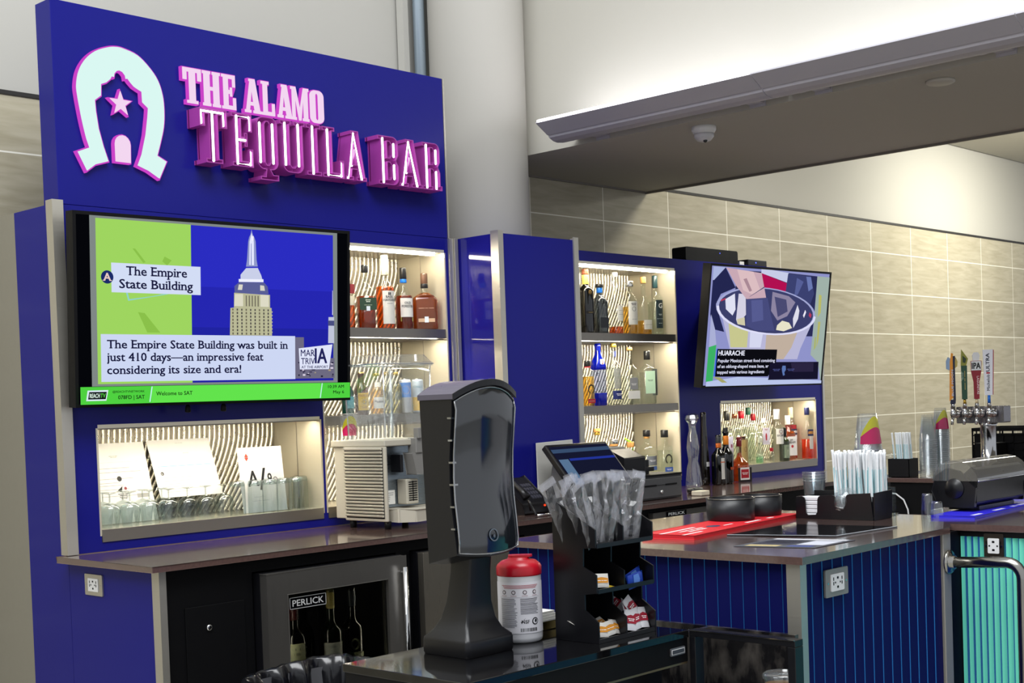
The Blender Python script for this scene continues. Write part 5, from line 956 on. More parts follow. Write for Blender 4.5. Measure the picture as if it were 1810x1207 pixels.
MID = mat('dark_inner_shape', '#1c2026', .5)  # dark shape set behind the smoked cover
b = B(MID).prism([[(-.050, 1.29), (-.02, 1.285), (-.010, 1.24), (.002, 1.215), (.018, 1.225), (.030, 1.26), (.052, 1.30), (.060, 1.36), (-.05, 1.36)]], lambda u, v, d: fnc(u, v, d-22), 0, 1); b.obj('inner_shape', td)
b = B(BLACK)
secs = [(.0725, .0725, .8305), (.0745, .0745, .836), (.0745, .0745, .862), (.0725, .0725, .869), (.058, .056, .884), (.046, .044, .908), (.038, .036, .945), (.034, .032, 1.01), (.034, .032, 1.052)]
L = [[(a, c, z) for a, c in rrect(2*hx, 2*hy, min(hx, hy)*.14, 4, 2.143, 2.187 if z < .885 else 2.187-(z-.885)*.12)] for hx, hy, z in secs]; n = len(L[0])
b.add([p for l in L for p in l], [(j*n+i, j*n+(i+1) % n, (j+1)*n+(i+1) % n, (j+1)*n+i) for j in range(len(L)-1) for i in range(n)]+[tuple(range(n))[::-1]], True)
o = b.obj('pedestal', td); q = o.modifiers.new('edge', 'EDGE_SPLIT'); q.split_angle = rad(35)

# wipes canister
t = thing('wipes_canister', 'white wipes canister with a red lid on the black cabinet top', 'canister', (2.312, 2.182, .8302), rad(-47))
B(mat('white_canister', '#e4e4e8', .35)).lathe([(.044, 0), (.0495, .004), (.051, .012), (.051, .150), (.0515, .154), (.0515, .157)], 36).obj('body', t, world=False)
RED = mat('red_lid', '#c01026', .3)
B(RED).lathe([(.0525, .155), (.053, .158), (.053, .174), (.050, .180), (.040, .188), (.026, .192), (.025, .196), (.001, .196)], 36).obj('lid', t, world=False)
B(RED).prism([rrect(.056, .030, .010, 4, .004, 0)], XY(0), .1965, .201).obj('flip_cap', t, world=False)
R = .0512; fn = wrap(R, False); b = B(ink('#eceaf0'))
vs = []
for i in range(17): u = -.072+.144*i/16; vs += [fn(u, .024, 0), fn(u, .142, 0)]
b.add(vs, [(2*i, 2*i+2, 2*i+3, 2*i+1) for i in range(16)], True)
def strip(c, u0, u1, z0, z1, d=1, n=12):
    b.use(ink(c)); V = []
    for i in range(n+1): u = u0+(u1-u0)*i/n; V += [fn(u, z0, d), fn(u, z1, d)]
    b.add(V, [(2*i, 2*i+2, 2*i+3, 2*i+1) for i in range(n)])
for i, z in enumerate((.134, .131, .128)): strip('#c07a80', -.044+.003*i, .046-.003*i, z, z+.0016)
for k, u in enumerate((-.038, -.014, .012, .036)):
    b.use(ink('#5a4a50')).add([fn(u+.005*cos(i*.52), .119+.005*sin(i*.52), 1) for i in range(12)], [tuple(range(12))]).use(ink('#e4dde2')).add([fn(u+.0032*cos(i*.52), .119+.0032*sin(i*.52), 2) for i in range(12)], [tuple(range(12))])
    strip('#b48a90', u-.007, u+.007, .1105, .1115)
strip('#9a9aa4', -.05, .05, .107, .1076)
random.seed(3)
for i in range(22):
    z = .103-i*.0031; strip('#74747c' if i % 5 else '#46464e', -.048, -.048+random.uniform(.034, .042), z, z+.0013)
for i in range(12):
    z = .103-i*.0031; strip('#74747c' if i % 4 else '#303038', .001, .001+random.uniform(.036, .046), z, z+.0014)
b.use(ink('#16161a')).text('NSF', .012, .047, .008, fn, al='c', bold=.02, d=1).add([fn(.000, .052, 1), fn(.003, .0465, 1), (fn(.012, .060, 1)), fn(.003, .050, 1)], [(0, 1, 2, 3)])
b.add([fn(.036+.0085*cos(i*.35), .051+.0085*sin(i*.35), 1) for i in range(18)], [tuple(range(18))]).use(ink('#eceaf0')).add([fn(.036+.006*cos(i*.35), .051+.006*sin(i*.35), 2) for i in range(18)], [tuple(range(18))]).use(ink('#16161a')).add([fn(.037+.003*cos(i*.35), .052+.004*sin(i*.35), 3) for i in range(18)], [tuple(range(18))])
for i in range(16): strip('#16161a', .0+i*.0026, .0+i*.0026+random.choice((.0009, .0015, .0018)), .028, .036, n=1)
b.obj('label', t, world=False)

# napkins between canister and stand
t = thing('napkin_holder', 'small brassy holder of white napkins between the wipes canister and cutlery stand', 'napkin holder', (2.445, 2.262, .8302))
B(mat('brassy_metal', '#8a7a4a', .2, .9)).box(2.40, 2.49, 2.225, 2.30, .8302, .852).obj('tray', t, bevel=.002)
for i in range(4): B(PAPER).box(2.40+.004*i, 2.492-.003*i, 2.222+.002*i, 2.302, .8525+i*.006, .857+i*.006).obj('napkin', t)

# cutlery and condiment stand
cs = thing('condiment_stand', 'black three tier stand of wrapped cutlery and sauce packets on the front cabinet', 'stand', (2.474, 2.06, .83))
sp = [(2.122, .8305), (1.991, .8305), (1.991, .879), (2.030, .905), (2.030, .940), (1.993, .946), (1.993, .987), (2.032, 1.005), (2.030, 1.046), (1.993, 1.050), (1.993, 1.091), (2.122, 1.160)]
for x in (2.367, 2.577): B(BLACK).prism([sp], lambda a, c, d: (d, a, c), x, x+.004).obj('side_panel', cs)
B(BLACK).box(2.371, 2.577, 2.118, 2.122, .8305, 1.16).obj('back_panel', cs)
B(BLACK).prism([[(y-.0 if y > 2.1 else y+.004, z) for y, z in sp]], lambda a, c, d: (d, a, c), 2.472, 2.476).obj('divider', cs)
for k, z in enumerate((.8305, .944, 1.048)):
    b = B(BLACK).box(2.371, 2.472, 1.996, 2.118, z, z+.004).box(2.476, 2.577, 1.996, 2.118, z, z+.004).box(2.371, 2.577, 1.992, 1.996, z, z+.010); b.obj('shelf', cs)
FORK = mat('smoke_grey_plastic', '#0d0e12', .25, spec=.5)
FILM = clear('cutlery_film', '#fdfdff', .04, .5, .095, '#ffffff', .12)
FILM2 = clear('cutlery_film_seal', '#f2f4fa', .06, .5, .22, '#eef0fa', .15)
random.seed(11)
def fork_bm():
    b = B(FORK)
    out = [(-.0045, 0), (.0045, 0), (.0030, .05), (.0035, .092), (.0105, .112), (.0120, .125), (.0115, .160), (.0090, .160), (.0085, .130), (.0065, .130), (.0062, .161), (.0034, .161), (.0030, .130), (.0012, .130), (.0010, .161), (-.0010, .161), (-.0012, .130), (-.0030, .130), (-.0034, .161), (-.0062, .161), (-.0065, .130), (-.0085, .130), (-.0090, .160), (-.0115, .160), (-.0120, .125), (-.0105, .112), (-.0035, .092), (-.0030, .05)]
    b.prism([out], lambda a, c, d: (a*1.15, d+.010*math.sin(max(0, (c-.09))/.07*pi)*.6, c*.86+.006), -.0012, .0012)
    return b
def wrapper_bm(seed):
    r = random.Random(seed); b = B(FILM); nx, nz = 6, 14; W, H = .056, .160
    for sgn in (-1, 1):
        V = []
        for j in range(nz+1):
            for i in range(nx+1):
                u, v = i/nx, j/nz; e = sin(pi*u)**.6*min(1, sin(pi*v)*3)
                V.append(((u-.5)*W*(1+r.uniform(-.05, .05)), sgn*(.0060+r.uniform(-.006, .009))*e, v*H))
        b.add(V, [(j*(nx+1)+i, j*(nx+1)+i+1, (j+1)*(nx+1)+i+1, (j+1)*(nx+1)+i) for j in range(nz) for i in range(nx)])
    b.use(FILM2).add([(-W/2, -.0015, H-.014), (W/2, -.0015, H-.014), (W/2, .003, H+.003), (-W/2, .003, H+.003)], [(0, 1, 2, 3)])
    return b
def pack(lab, group):
    t = thing('wrapped_fork', lab, 'cutlery', (0, 0, 0), 0, group)
    fork_bm().obj('fork', t, world=False); wrapper_bm(len(COL.objects)).obj('wrapper', t, world=False); return t
def put(t, x, y, z, rx, ry, rz): t.location = (x, y, z); t.rotation_euler = (rx, ry, rz)
LL = 'clear wrapped plastic fork standing in the left top bin of the black stand'; LR = 'clear wrapped plastic fork standing in the right top bin of the black stand'
spots = [(0, 2.395, 2.02, -.02, -.42, .2), (0, 2.418, 2.03, .05, -.20, -.1), (0, 2.440, 2.02, .10, .12, .1), (0, 2.410, 2.055, -.10, -.50, .3), (0, 2.430, 2.065, -.06, -.30, -.2), (0, 2.450, 2.060, -.08, -.06, .15), (0, 2.400, 2.09, -.12, -.40, 0), (0, 2.435, 2.095, -.10, -.12, .3),
         (1, 2.500, 2.02, .06, -.20, .15), (1, 2.528, 2.02, .08, .10, -.2), (1, 2.550, 2.03, .02, .22, .1), (1, 2.505, 2.06, -.06, -.25, .2), (1, 2.530, 2.06, -.08, .02, .3), (1, 2.548, 2.07, -.05, .10, -.1), (1, 2.510, 2.095, -.10, -.10, .2), (1, 2.540, 2.095, -.12, .06, 0)]
proto = {}
for i, (k, x, y, rx, ry, rz) in enumerate(spots):
    key = (k, i % 3)
    if key not in proto: proto[key] = t = pack(LR if k else LL, 'wrapped forks in the right top bin' if k else 'wrapped forks in the left top bin')
    else: t = dup(proto[key], (0, 0, 0))
    put(t, x, y, 1.0535, rx, ry, rz)
def sachet(lab, group, loc, rot, base, band, w=.036, h=.050, txt='', tc='#ffffff'):
    t = thing('sauce_packet', lab, 'packet', loc, 0, group); t.rotation_euler = rot
    b = B(mat('packet_'+base[1:], base, .3, .1)); nx, nz = 5, 6
    for s in (-1, 1):
        V = [((i/nx-.5)*w, s*.0028*sin(pi*i/nx)**.5*sin(pi*j/nz)**.5, j/nz*h) for j in range(nz+1) for i in range(nx+1)]
        b.add(V, [(j*(nx+1)+i, j*(nx+1)+i+1, (j+1)*(nx+1)+i+1, (j+1)*(nx+1)+i) for j in range(nz) for i in range(nx)], True)
    b.obj('pouch', t, world=False)
    fn = lambda u, v, d: (u, -.0032-d*.0003, v); b = B(ink(band))
    b.add([fn(-w*.42, h*.32, 0), fn(w*.42, h*.32, 0), fn(w*.42, h*.66, 0), fn(0, h*.74, 0), fn(-w*.42, h*.66, 0)], [(0, 1, 2, 3, 4)])
    if txt: b.use(ink(tc)).text(txt, 0, h*.42, h*.14, fn, w=w*.66, al='c', bold=.02, d=1)
    b.obj('printed_band', t, world=False); return t
MUS, KET = ('#e6e2da', '#d8902c'), ('#e8e6ea', '#a01a30')
a = rad(-25)
sachet('white mustard packet with an orange band, alone in the left middle bin', 'packets in the middle tier', (2.397, 2.003, .9555), (a*.5, .08, -.2), *MUS, txt='~7', h=.032, w=.044)
sachet('yellow packet lying flat beside the mustard packet in the left middle bin', 'packets in the middle tier', (2.435, 2.005, .951), (rad(-78), 0, .3), '#d8b83a', '#e8dcae')
for i, (x, y, z, l) in enumerate(((2.518, 2.000, .9545, 'front one of the deep blue packets in the right middle bin'), (2.535, 2.018, .9545, 'deep blue packet tucked behind the front blue packet'))):
    sachet(l, 'packets in the middle tier', (x, y, z), (a*.4, 1.45 if i == 0 else 1.3, -.1), '#1c3fa8', '#5a86d8', w=.034, h=.062, txt='', tc='#ffffff').location.x -= .028
L0 = 'white and orange mustard packet in the bottom left bin of the black stand'; G0 = 'mustard packets in the bottom bin'
for x, y, z, rx, ry, rz in ((2.392, 2.003, .8415, -.3, .10, -.15), (2.428, 2.003, .8415, -.35, -.05, .1), (2.452, 2.010, .8415, -.4, .2, .2), (2.400, 2.030, .850, -.9, .3, .3), (2.440, 2.040, .852, -1.0, -.3, -.2), (2.390, 2.06, .86, -1.1, .1, .4)):
    sachet(L0, G0, (x, y, z), (rx, ry, rz), *MUS, txt='~7', w=.042, h=.034)
L1 = 'white and red ketchup packet heaped in the bottom right bin of the black stand'; G1 = 'ketchup packets in the bottom bin'
for x, y, z, rx, ry, rz in ((2.500, 2.003, .8415, -.3, .2, -.15), (2.530, 2.003, .8415, -.3, -.1, .1), (2.556, 2.004, .8415, -.35, .12, .1), (2.510, 2.018, .868, -.5, .5, .1), (2.540, 2.016, .872, -.45, -.4, .2), (2.560, 2.03, .87, -.8, .6, -.2), (2.505, 2.045, .875, -.9, .2, .3), (2.535, 2.05, .885, -1.0, -.5, .1), (2.515, 2.07, .88, -1.1, .4, .5)):
    sachet(L1, G1, (x, y, z), (rx, ry, rz), *KET, txt='~7', w=.036, h=.050)

# bin with a black liner in front of the fridge
t = thing('waste_bin', 'waste bin with a crumpled black liner in front of the wine fridge', 'bin', (2.63, 3.29, 0))
B(mat('dark_grey_bin', '#2a2a2e', .5)).lathe([(.17, 0), (.175, .01), (.215, .54), (.222, .552), (.215, .555), (.170, .03), (.001, .03)], 40, sq=.7, cx=2.63, cy=3.29).obj('bin_body', t)
LIN = mat('black_liner', '#101014', .2, spec=.6, noise=.08)
r = random.Random(5); vs = []; n = 72; prf = [(.236, .36), (.236, .51), (.232, .558), (.224, .570), (.214, .566), (.203, .54), (.195, .42), (.185, .25)]
for j, (R, z) in enumerate(prf):
    for i in range(n):
        a = 2*pi*i/n; k = (1/max(abs(cos(a))**8+abs(sin(a))**8, 1e-9)**.125-1)*.7+1; k2 = [.003, .004, .004, .006, .010, .018, .022, .022][j]
        f = R+k2*(sin(i*1.3+j*.7)+.6*sin(i*.57+1)+r.uniform(-.45, .45))*(1 if j > 3 else .6); vs.append((2.63+f*k*cos(a), 3.29+f*k*sin(a), z+(r.uniform(-.004, .004) if 1 < j < 5 else 0)+(.018*max(0, sin(a*1+.6))*(2 < j < 5))))
B(LIN).add(vs, [(j*n+i, j*n+(i+1) % n, (j+1)*n+(i+1) % n, (j+1)*n+i) for j in range(len(prf)-1) for i in range(n)], True).obj('liner', t)

# ------------------------------------------------------------------ the bar island in front
isl = thing('bar_island', 'blue slatted bar island with a dark stone top, turning toward the camera at right', 'bar counter', (3.5, 2.2, 0))
B(STONE).prism([[(2.948, 1.812), (3.80, 1.832), (3.885, 1.872), (3.925, 1.0), (3.925, -.6), (4.95, -.6), (4.95, 2.15), (4.32, 2.15), (4.145, 2.06), (4.145, 2.85), (2.948, 2.85)]], XY(0), .957, .975).obj('worktop', isl, bevel=.002)
SLAT = mat('navy_gloss_slat', (.007, .009, .090), .35, spec=.03, noise=.02, nscale=6)
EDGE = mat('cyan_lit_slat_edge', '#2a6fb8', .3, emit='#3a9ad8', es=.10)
def slats(y0, y1, pitch, step, fn, mface, medge, z0=.10, z1=.955, edge_first=True):
    """fn(a, d): a along the wall, d outward; sawtooth boards with a thin bright riser"""
    b = B(); n = int(round((y1-y0)/pitch)); p = (y1-y0)/n
    for i in range(n):
        a = y0+i*p
        e = [fn(a, 0), fn(a, step)]; f = [fn(a, step), fn(a+p, 0)]
        for m, (u, v) in ((medge, e), (mface, f)): b.use(m).add([(u[0], u[1], z0), (v[0], v[1], z0), (v[0], v[1], z1), (u[0], u[1], z1)], [(0, 1, 2, 3)])
    return b
slats(2.992, 3.764, .0515, .0028, lambda a, d: (a, 1.846-d), SLAT, EDGE).obj('slat_panel', isl)
b = B(); yy = 1.852
while yy < 2.83:
    for m, q in ((EDGE, ((2.982, yy), (2.979, yy))), (SLAT, ((2.979, yy), (2.982, yy+.040)))): b.use(m).add([(*q[0], .10), (*q[1], .10), (*q[1], .955), (*q[0], .955)], [(0, 1, 2, 3)])
    yy += .040
b.obj('slat_panel', isl)
B(BLACKM).box(2.985, 3.80, 1.852, 1.87, .05, .955).box(2.985, 3.0, 1.87, 2.83, .05, .955).box(3.0, 4.12, 2.80, 2.82, .05, .955).box(4.10, 4.12, 2.06, 2.80, .05, .955).obj('carcass', isl)
B(STEEL).box(2.962, 2.970, 1.828, 1.868, 0, .9565).box(2.970, 2.992, 1.828, 1.836, 0, .9565).obj('corner_trim', isl)
B(mat('patterned_steel', '#a8a498', .3, .35, nscale=30, bump=.6)).box(3.764, 3.812, 1.836, 1.848, 0, .9565).obj('post_trim', isl, bevel=.003)
B(BLACKM).box(3.812, 3.905, 1.85, 1.856, 0, .9565).box(3.925, 3.94, -.6, 1.85, 0, .9565).box(4.0, 4.9, 2.02, 2.04, 0, .9565).box(4.88, 4.90, -.6, 2.02, 0, .9565).obj('inner_panel', isl)
MINTF = mat('glowing_mint_slat', '#6fd8b8', .35, emit='#58d8b4', es=.16); DEEP = mat('deep_blue_slat', (.01, .03, .30), .2, emit=(.0, .02, .25), es=.25)  # glow is put into the slat colours as emission, no lamp behind
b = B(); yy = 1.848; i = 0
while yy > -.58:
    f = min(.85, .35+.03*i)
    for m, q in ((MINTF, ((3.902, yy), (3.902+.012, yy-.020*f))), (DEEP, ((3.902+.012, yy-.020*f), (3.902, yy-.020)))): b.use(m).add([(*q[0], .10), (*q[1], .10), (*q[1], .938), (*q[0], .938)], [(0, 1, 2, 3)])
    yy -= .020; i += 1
b.obj('glowing_slat_panel', isl)
B(BLACKM).box(3.898, 3.924, -.6, 1.848, .939, .9565).obj('apron_shadow_strip', isl)  # black strip standing in for the shadow below the worktop edge
outlet('wall_outlet', 'steel outlet plate on the dark blue slatted front of the bar island', lambda a, b, d: (3.147+a, 1.838-d, .890+b), .114, .072, plate=mat('dark_steel_plate', '#8f8d89', .4, .25))
outlet('wall_outlet', 'dark outlet plate on the mint green backlit slats at the right', lambda a, b, d: (3.900-d, 1.742-a, .914+b), .060, .072, plate=mat('bronze_plate', '#3a332c', .4, .6))  # the mint slats glow by their own emission, no lamp behind
t = thing('foot_rail', 'polished steel pipe rail with a round wall flange, bending down at right', 'rail', (3.80, 1.80, 0))
P = [(3.795, 1.822, .872), (3.795, 1.66, .880)]+[(3.795, 1.66-.045*sin(rad(a)), .880-.045*(1-cos(rad(a)))) for a in range(15, 91, 15)]+[(3.795, 1.615, .80), (3.795, 1.615, .0)]
B(mat('satin_steel_pipe', '#a9a6a0', .2, 1)).tube(P, .0165, 18).obj('pipe', t)
b = B(mat('flange_steel', '#b5b2aa', .16, 1)); b.T = lambda x, y, z: (3.795+x, 1.835-z, .872+y); b.lathe([(.036, 0), (.036, .004), (.030, .009), (.0195, .011), (.0195, .02), (.017, .021)], 28); b.obj('flange', t)

# things on the island
RM = mat('red_rubber_mat', '#d01826', .55)
A0, ux, vx = Vector((3.19, 2.315)), Vector((.9896, .1443)), Vector((-.1443, .9896))
mp = lambda u, v, d: tuple((A0+ux*u+vx*v))+(.9755+d,)
t = thing('bar_mat', 'long red rubber bar mat with white lettering under two black bowls', 'bar mat', (3.55, 2.45, .975))
B(RM).prism([[(0, 0), (.745, 0), (.745, .17), (0, .17)]], mp, 0, .0125).obj('mat', t, bevel=.002)
b = B(ink('#e8e6e6'))
for u0, u1, v0, v1 in ((.0, .22, .108, .120), (.0, .12, .03, .040), (.40, .50, .02, .034), (.56, .60, .02, .034), (.30, .36, .05, .058), (.62, .70, .06, .072)): B(ink('#e8e6e6')).add([mp(u0, v0, .0129), mp(u1, v0, .0129), mp(u1, v1, .0129), mp(u0, v1, .0129)], [(0, 1, 2, 3)]).obj('stripe', t)
b.text('~7', .06, .055, .036, lambda u, v, d: mp(u, v, .0131+d), w=.17, bold=.02, ds=.00005)
b.use(ink('#2a3a5a')).add([mp(.27+.03*cos(i*.42), .075+.02*sin(i*.42), .0131) for i in range(15)], [tuple(range(15))])
b.obj('lettering', t)
for lab, x, y, R, h in (('round black bowl standing on the middle of the red bar mat', 3.655, 2.505, .078, .070), ('round black bowl with a shiny rim next to the bar caddy', 3.835, 2.505, .066, .066)):
    t = thing('black_bowl', lab, 'bowl', (x, y, .9882), 0, 'black bowls on the red mat')
    B(mat('black_gloss_bowl', '#101116', .4)).lathe([(R*.94, 0), (R*.97, .003), (R, h), (R-.004, h), (R*.93, .006), (.001, .005)], 40).obj('bowl', t, world=False)
    B(mat('bowl_rim', '#6a6660', .12, .8)).lathe([(R-.0045, h+.0002), (R-.003, h+.002), (R+.0008, h+.0016), (R+.001, h-.001)], 40, cap=False).obj('rim', t, world=False)
t = thing('menu_cover', 'large flat dark glossy menu cover lying on the island top', 'menu', (3.53, 2.13, .975))
B(clear('black_acrylic', '#2a2a2c', .10, .7, .9, '#1c1c20', .06)).hexa([(3.321, 2.292, .9755), (3.415, 1.987, .9755), (3.731, 1.964, .9755), (3.676, 2.304, .9755)], [(3.321, 2.292, .979), (3.415, 1.987, .979), (3.731, 1.964, .979), (3.676, 2.304, .979)]).obj('cover', t)
B(ink('#c8ccd4')).hexa([(3.321, 2.292, .9792), (3.415, 1.987, .9792), (3.420, 1.989, .9792), (3.326, 2.293, .9792)], [(3.321, 2.292, .9796), (3.415, 1.987, .9796), (3.420, 1.989, .9796), (3.326, 2.293, .9796)]).hexa([(3.415, 1.987, .9792), (3.731, 1.964, .9792), (3.730, 1.968, .9792), (3.416, 1.991, .9792)], [(3.415, 1.987, .9796), (3.731, 1.964, .9796), (3.730, 1.968, .9796), (3.416, 1.991, .9796)]).obj('edge', t)
t = thing('menu_sheet', 'flat printed menu sheet with pale blocks lying near the front edge of the island', 'menu', (3.22, 2.0, .975))
qa, qb, qc, qd = Vector((3.089, 2.112)), Vector((3.143, 1.893)), Vector((3.36, 1.895)), Vector((3.31, 2.123))
mq = lambda u, v, d: tuple((qa*(1-u)+qb*u)*(1-v)+(qd*(1-u)+qc*u)*v)+(.9756+d,)
b = B(ink('#4a4d55')); b.hexa([mq(0, 0, 0), mq(1, 0, 0), mq(1, 1, 0), mq(0, 1, 0)], [mq(0, 0, .0012), mq(1, 0, .0012), mq(1, 1, .0012), mq(0, 1, .0012)]).obj('sheet', t)
b = B()
for c, u0, u1, v0, v1 in (('#d5d5dc', .05, .95, .86, .97), ('#c2c4d0', .62, .95, .30, .80), ('#26283a', .08, .55, .30, .80), ('#b9a878', .10, .5, .06, .22), ('#d5d5dc', .12, .52, .62, .66), ('#d5d5dc', .12, .45, .5, .54), ('#3a4a8a', .60, .9, .08, .22)):
    b.use(ink(c)).add([mq(u0, v0, .0016), mq(u1, v0, .0016), mq(u1, v1, .0016), mq(u0, v1, .0016)], [(0, 1, 2, 3)])
b.obj('print', t)

# bar caddy with napkins, straws and lids
cd = thing('bar_caddy', 'black bar caddy with notched sides holding napkins, lids and straws', 'caddy', (3.965, 2.27, .9755))
def notch(y, w, zb, n=5):  # from right to left (Y falling to the right in the photo)
    r = .008; return [(y+w/2+.012, 0), (y+w/2+.004, -.004), (y+w/2, -.012), (y+w/2-.002, zb+r), (y+w/2-.008, zb), (y-w/2+.008, zb), (y-w/2+.002, zb+r), (y-w/2, -.012), (y-w/2-.004, -.004), (y-w/2-.012, 0)]
top = lambda y: 1.046+(2.415-y)*.06
out = [(2.415, .9756), (2.415, 1.040), (2.407, 1.047)]
for y, w, zb in ((2.357, .046, -.062), (2.250, .036, -.045)): out += [(a, top(a)+c) for a, c in notch(y, w, zb)]
out += [(2.145, top(2.145)), (2.135, .9756)]
B(BLACK).prism([out], lambda a, c, d: (d, a, c), 3.900, 3.904).obj('front_wall', cd)
b = B(BLACK); b.hexa([(3.904, 2.131, .9756), (4.015, 2.131, .9756), (4.015, 2.135, .9756), (3.904, 2.135, .9756)], [(3.904, 2.131, 1.062), (4.02, 2.131, 1.066), (4.02, 2.135, 1.066), (3.904, 2.135, 1.062)]).obj('end_wall', cd)
B(BLACK).box(3.904, 4.015, 2.411, 2.415, .9756, 1.046).obj('end_wall', cd)
B(BLACK).box(4.011, 4.015, 2.135, 2.411, .9756, 1.060).box(3.904, 4.011, 2.135, 2.411, .9756, .979).obj('rear_wall', cd)
B(BLACK).box(3.966, 3.969, 2.135, 2.411, .979, 1.045).box(3.904, 3.966, 2.300, 2.303, .979, 1.045).obj('divider', cd)
for k in range(5): tag(B(mat('napkin_paper', '#e2e2e6', .85)).box(3.908+.001*k, 3.962, 2.308, 2.408, .9795+k*.0135, .9915+k*.0135).obj('folded_napkin', bevel=.002), 'white folded napkin stacked in the left notch of the black bar caddy', 'napkin', 'napkins in the bar caddy')
lid = None
for k in range(2):
    if not lid:
        lid = thing('cup_dome', 'clear dome cup lid leaning in the right notch of the bar caddy', 'lid', (3.935, 2.250, 1.035), 0, 'dome lids in the bar caddy'); lid.rotation_euler = (.2, -.5, 0)
        B(PLAST).ball((0, 0, 0), .042, 20, z0=-.1).obj('dome', lid, world=False); B(clear('lid_rim', '#e8eef2', .3, .85)).lathe([(.0415, -.008), (.0445, -.007), (.0445, -.002), (.042, 0)], 24, cap=False).obj('rim', lid, world=False)
    else: o = dup(lid, (3.937, 2.254, 1.028))
straw = thing('wrapped_straw', 'paper wrapped straw standing in the rear of the black bar caddy', 'straw', (3.99, 2.20, .9795), 0, 'wrapped straws in the bar caddy')
STRW = mat('straw_paper', '#f2f5f7', .7); STRT = mat('straw_teal', '#9ccfd6', .7)
B(STRW).lathe([(.0042, 0), (.0045, .002), (.0043, .197), (.0050, .204), (.0035, .206)], 7).obj('sleeve', straw, world=False); B(STRT).box(-.0049, .0049, -.0012, .0012, .01, .150).obj('seam', straw, world=False)
random.seed(4); n = 0
for i in range(13):
    for j in range(4):
        n += 1; x, y = 3.974+j*.0100+random.uniform(-.003, .003), 2.146+i*.0135+random.uniform(-.004, .004)
        rt = (random.uniform(-.10, .04)-.01*(i-6), random.uniform(-.05, .06), random.uniform(0, 3)); z = .9795+random.uniform(0, .012)
        if n == 1: straw.location = (x, y, z); straw.rotation_euler = rt
        else: dup(straw, (x, y, z), rt)
# cups
cup = printed_cup('clear plastic cup upside down in the tall stack behind the wrapped straws', (4.07, 2.24, .9755), .046, .0305, .118, group='cup stack on the island', up=False, rz=rad(200), art=False)
for k in range(1, 17): dup(cup, (4.07+random.uniform(-.001, .001), 2.24+random.uniform(-.001, .001), .9755+k*.0128))
printed_cup('topmost cup of the tall stack behind the straws, printed pink and yellow', (4.07, 2.24, .9755+17*.0128), .046, .0305, .118, group='cup stack on the island', up=False, rz=rad(-20))
for k in range(4):
    if k == 0:
        cup = thing('rocks_cup', 'ribbed clear cup in the short stack left of the straws', 'cup', (4.085, 2.455, .9755), 0, 'short cup stack left of the straws')
        B(clear('cup_plastic', '#eef2f4', .10, .7, .04)).lathe([(.028, .0005), (.030, 0), (.0375, .108), (.0395, .109), (.0395, .113), (.0375, .114)], 22, cap=False).obj('wall', cup, world=False)
    else: dup(cup, (4.085, 2.455, .9755+k*.0095))
t = thing('acrylic_sign_holder', 'small narrow clear acrylic stand at the back edge of the island', 'stand', (4.12, 2.19, .9755))
B(clear('acrylic', '#e8eef0', .10, .8)).box(4.118, 4.122, 2.172, 2.204, .9755, 1.066).box(4.10, 4.14, 2.172, 2.204, .9755, .979).obj('body', t)
for lab, x, y, h in (('clear shot tumbler upside down behind the end of the blue mat', 4.085, 2.043, .074), ('shorter clear tumbler at the end of the blue mat, before the domed holder', 4.062, 2.000, .052)):
    t = thing('tumbler', lab, 'glass', (x, y, .9755), 0, 'tumblers by the blue mat'); B(clear('thick_glass', '#eef4f4', .14, .75)).lathe([(.021, 0), (.021, .003), (.0175, h-.006), (.016, h), (.001, h)], 18, cap=False).obj('wall', t, world=False)
t = thing('bar_mat', 'long bright blue rubber mat under the domed black holder', 'bar mat', (4.42, 1.95, .975))
bm = [(4.055, 1.872), (4.80, 1.925), (4.79, 2.055), (4.045, 2.012)]
B(mat('blue_rubber_mat', '#2a24d0', .45)).prism([bm], XY(.9755), 0, .008).obj('mat', t, bevel=.0015)
b = B(ink('#d8d8f0'))
for u, w in ((.05, .10), (.30, .12), (.52, .05), (.60, .10), (.80, .12)):
    p = lambda s, f: (4.055+.745*s-.010*f, 1.872+.053*s+.135*f, .9838)
    b.add([p(u, .10), p(u+w, .10), p(u+w, .22), p(u, .22)], [(0, 1, 2, 3)])
b.obj('lettering', t)
gh = thing('domed_holder', 'long black condiment holder with a clear rolling dome lid on the blue mat', 'holder', (4.40, 2.0, .984))
pr = [(2.072, .998), (2.085, 1.04), (2.078, 1.082), (2.05, 1.07), (1.99, 1.10), (1.958, 1.125), (1.945, 1.118), (1.936, 1.10), (1.942, 1.012), (1.958, .998)]
BH = mat('black_holder', '#0e0e11', .3)
B(BH).prism([pr], lambda a, c, d: (d, a, c), 4.225, 4.585).obj('body', gh, bevel=.003)
for x in (4.205, 4.586): B(BH).prism([[(2.062, .998), (2.088, 1.05), (2.072, 1.10), (2.035, 1.122), (1.995, 1.115), (1.962, 1.085), (1.938, 1.06), (1.945, .998)]], lambda a, c, d: (d, a, c), x, x+.019).obj('end_cap', gh, bevel=.002)
b = B(BH); b.T = lambda x, y, z: (4.2048-z, 2.008+x, 1.058+y); b.lathe([(.034, 0), (.032, .004), (.001, .005)], 24).obj('hinge_cap', gh)
B(BH).box(4.27, 4.54, 1.955, 2.06, .9845, .9975).obj('foot', gh)
b = B(clear('dome_lid_plastic', '#d8dadc', .16, .7, .18, '#c8c6c2')); n = 12
arcp = [(2.008+.083*cos(rad(a))*(1 if a > 90 else .92), 1.072+.078*sin(rad(a))) for a in [8+i*(172-8)/n for i in range(n+1)]]
vs = [(x, y, z) for x in (4.203, 4.607) for y, z in arcp]; m = n+1
b.add(vs, [(i, i+1, m+i+1, m+i) for i in range(n)], True).add([(4.203, y, z) for y, z in arcp], [tuple(range(m))]).obj('dome', gh)
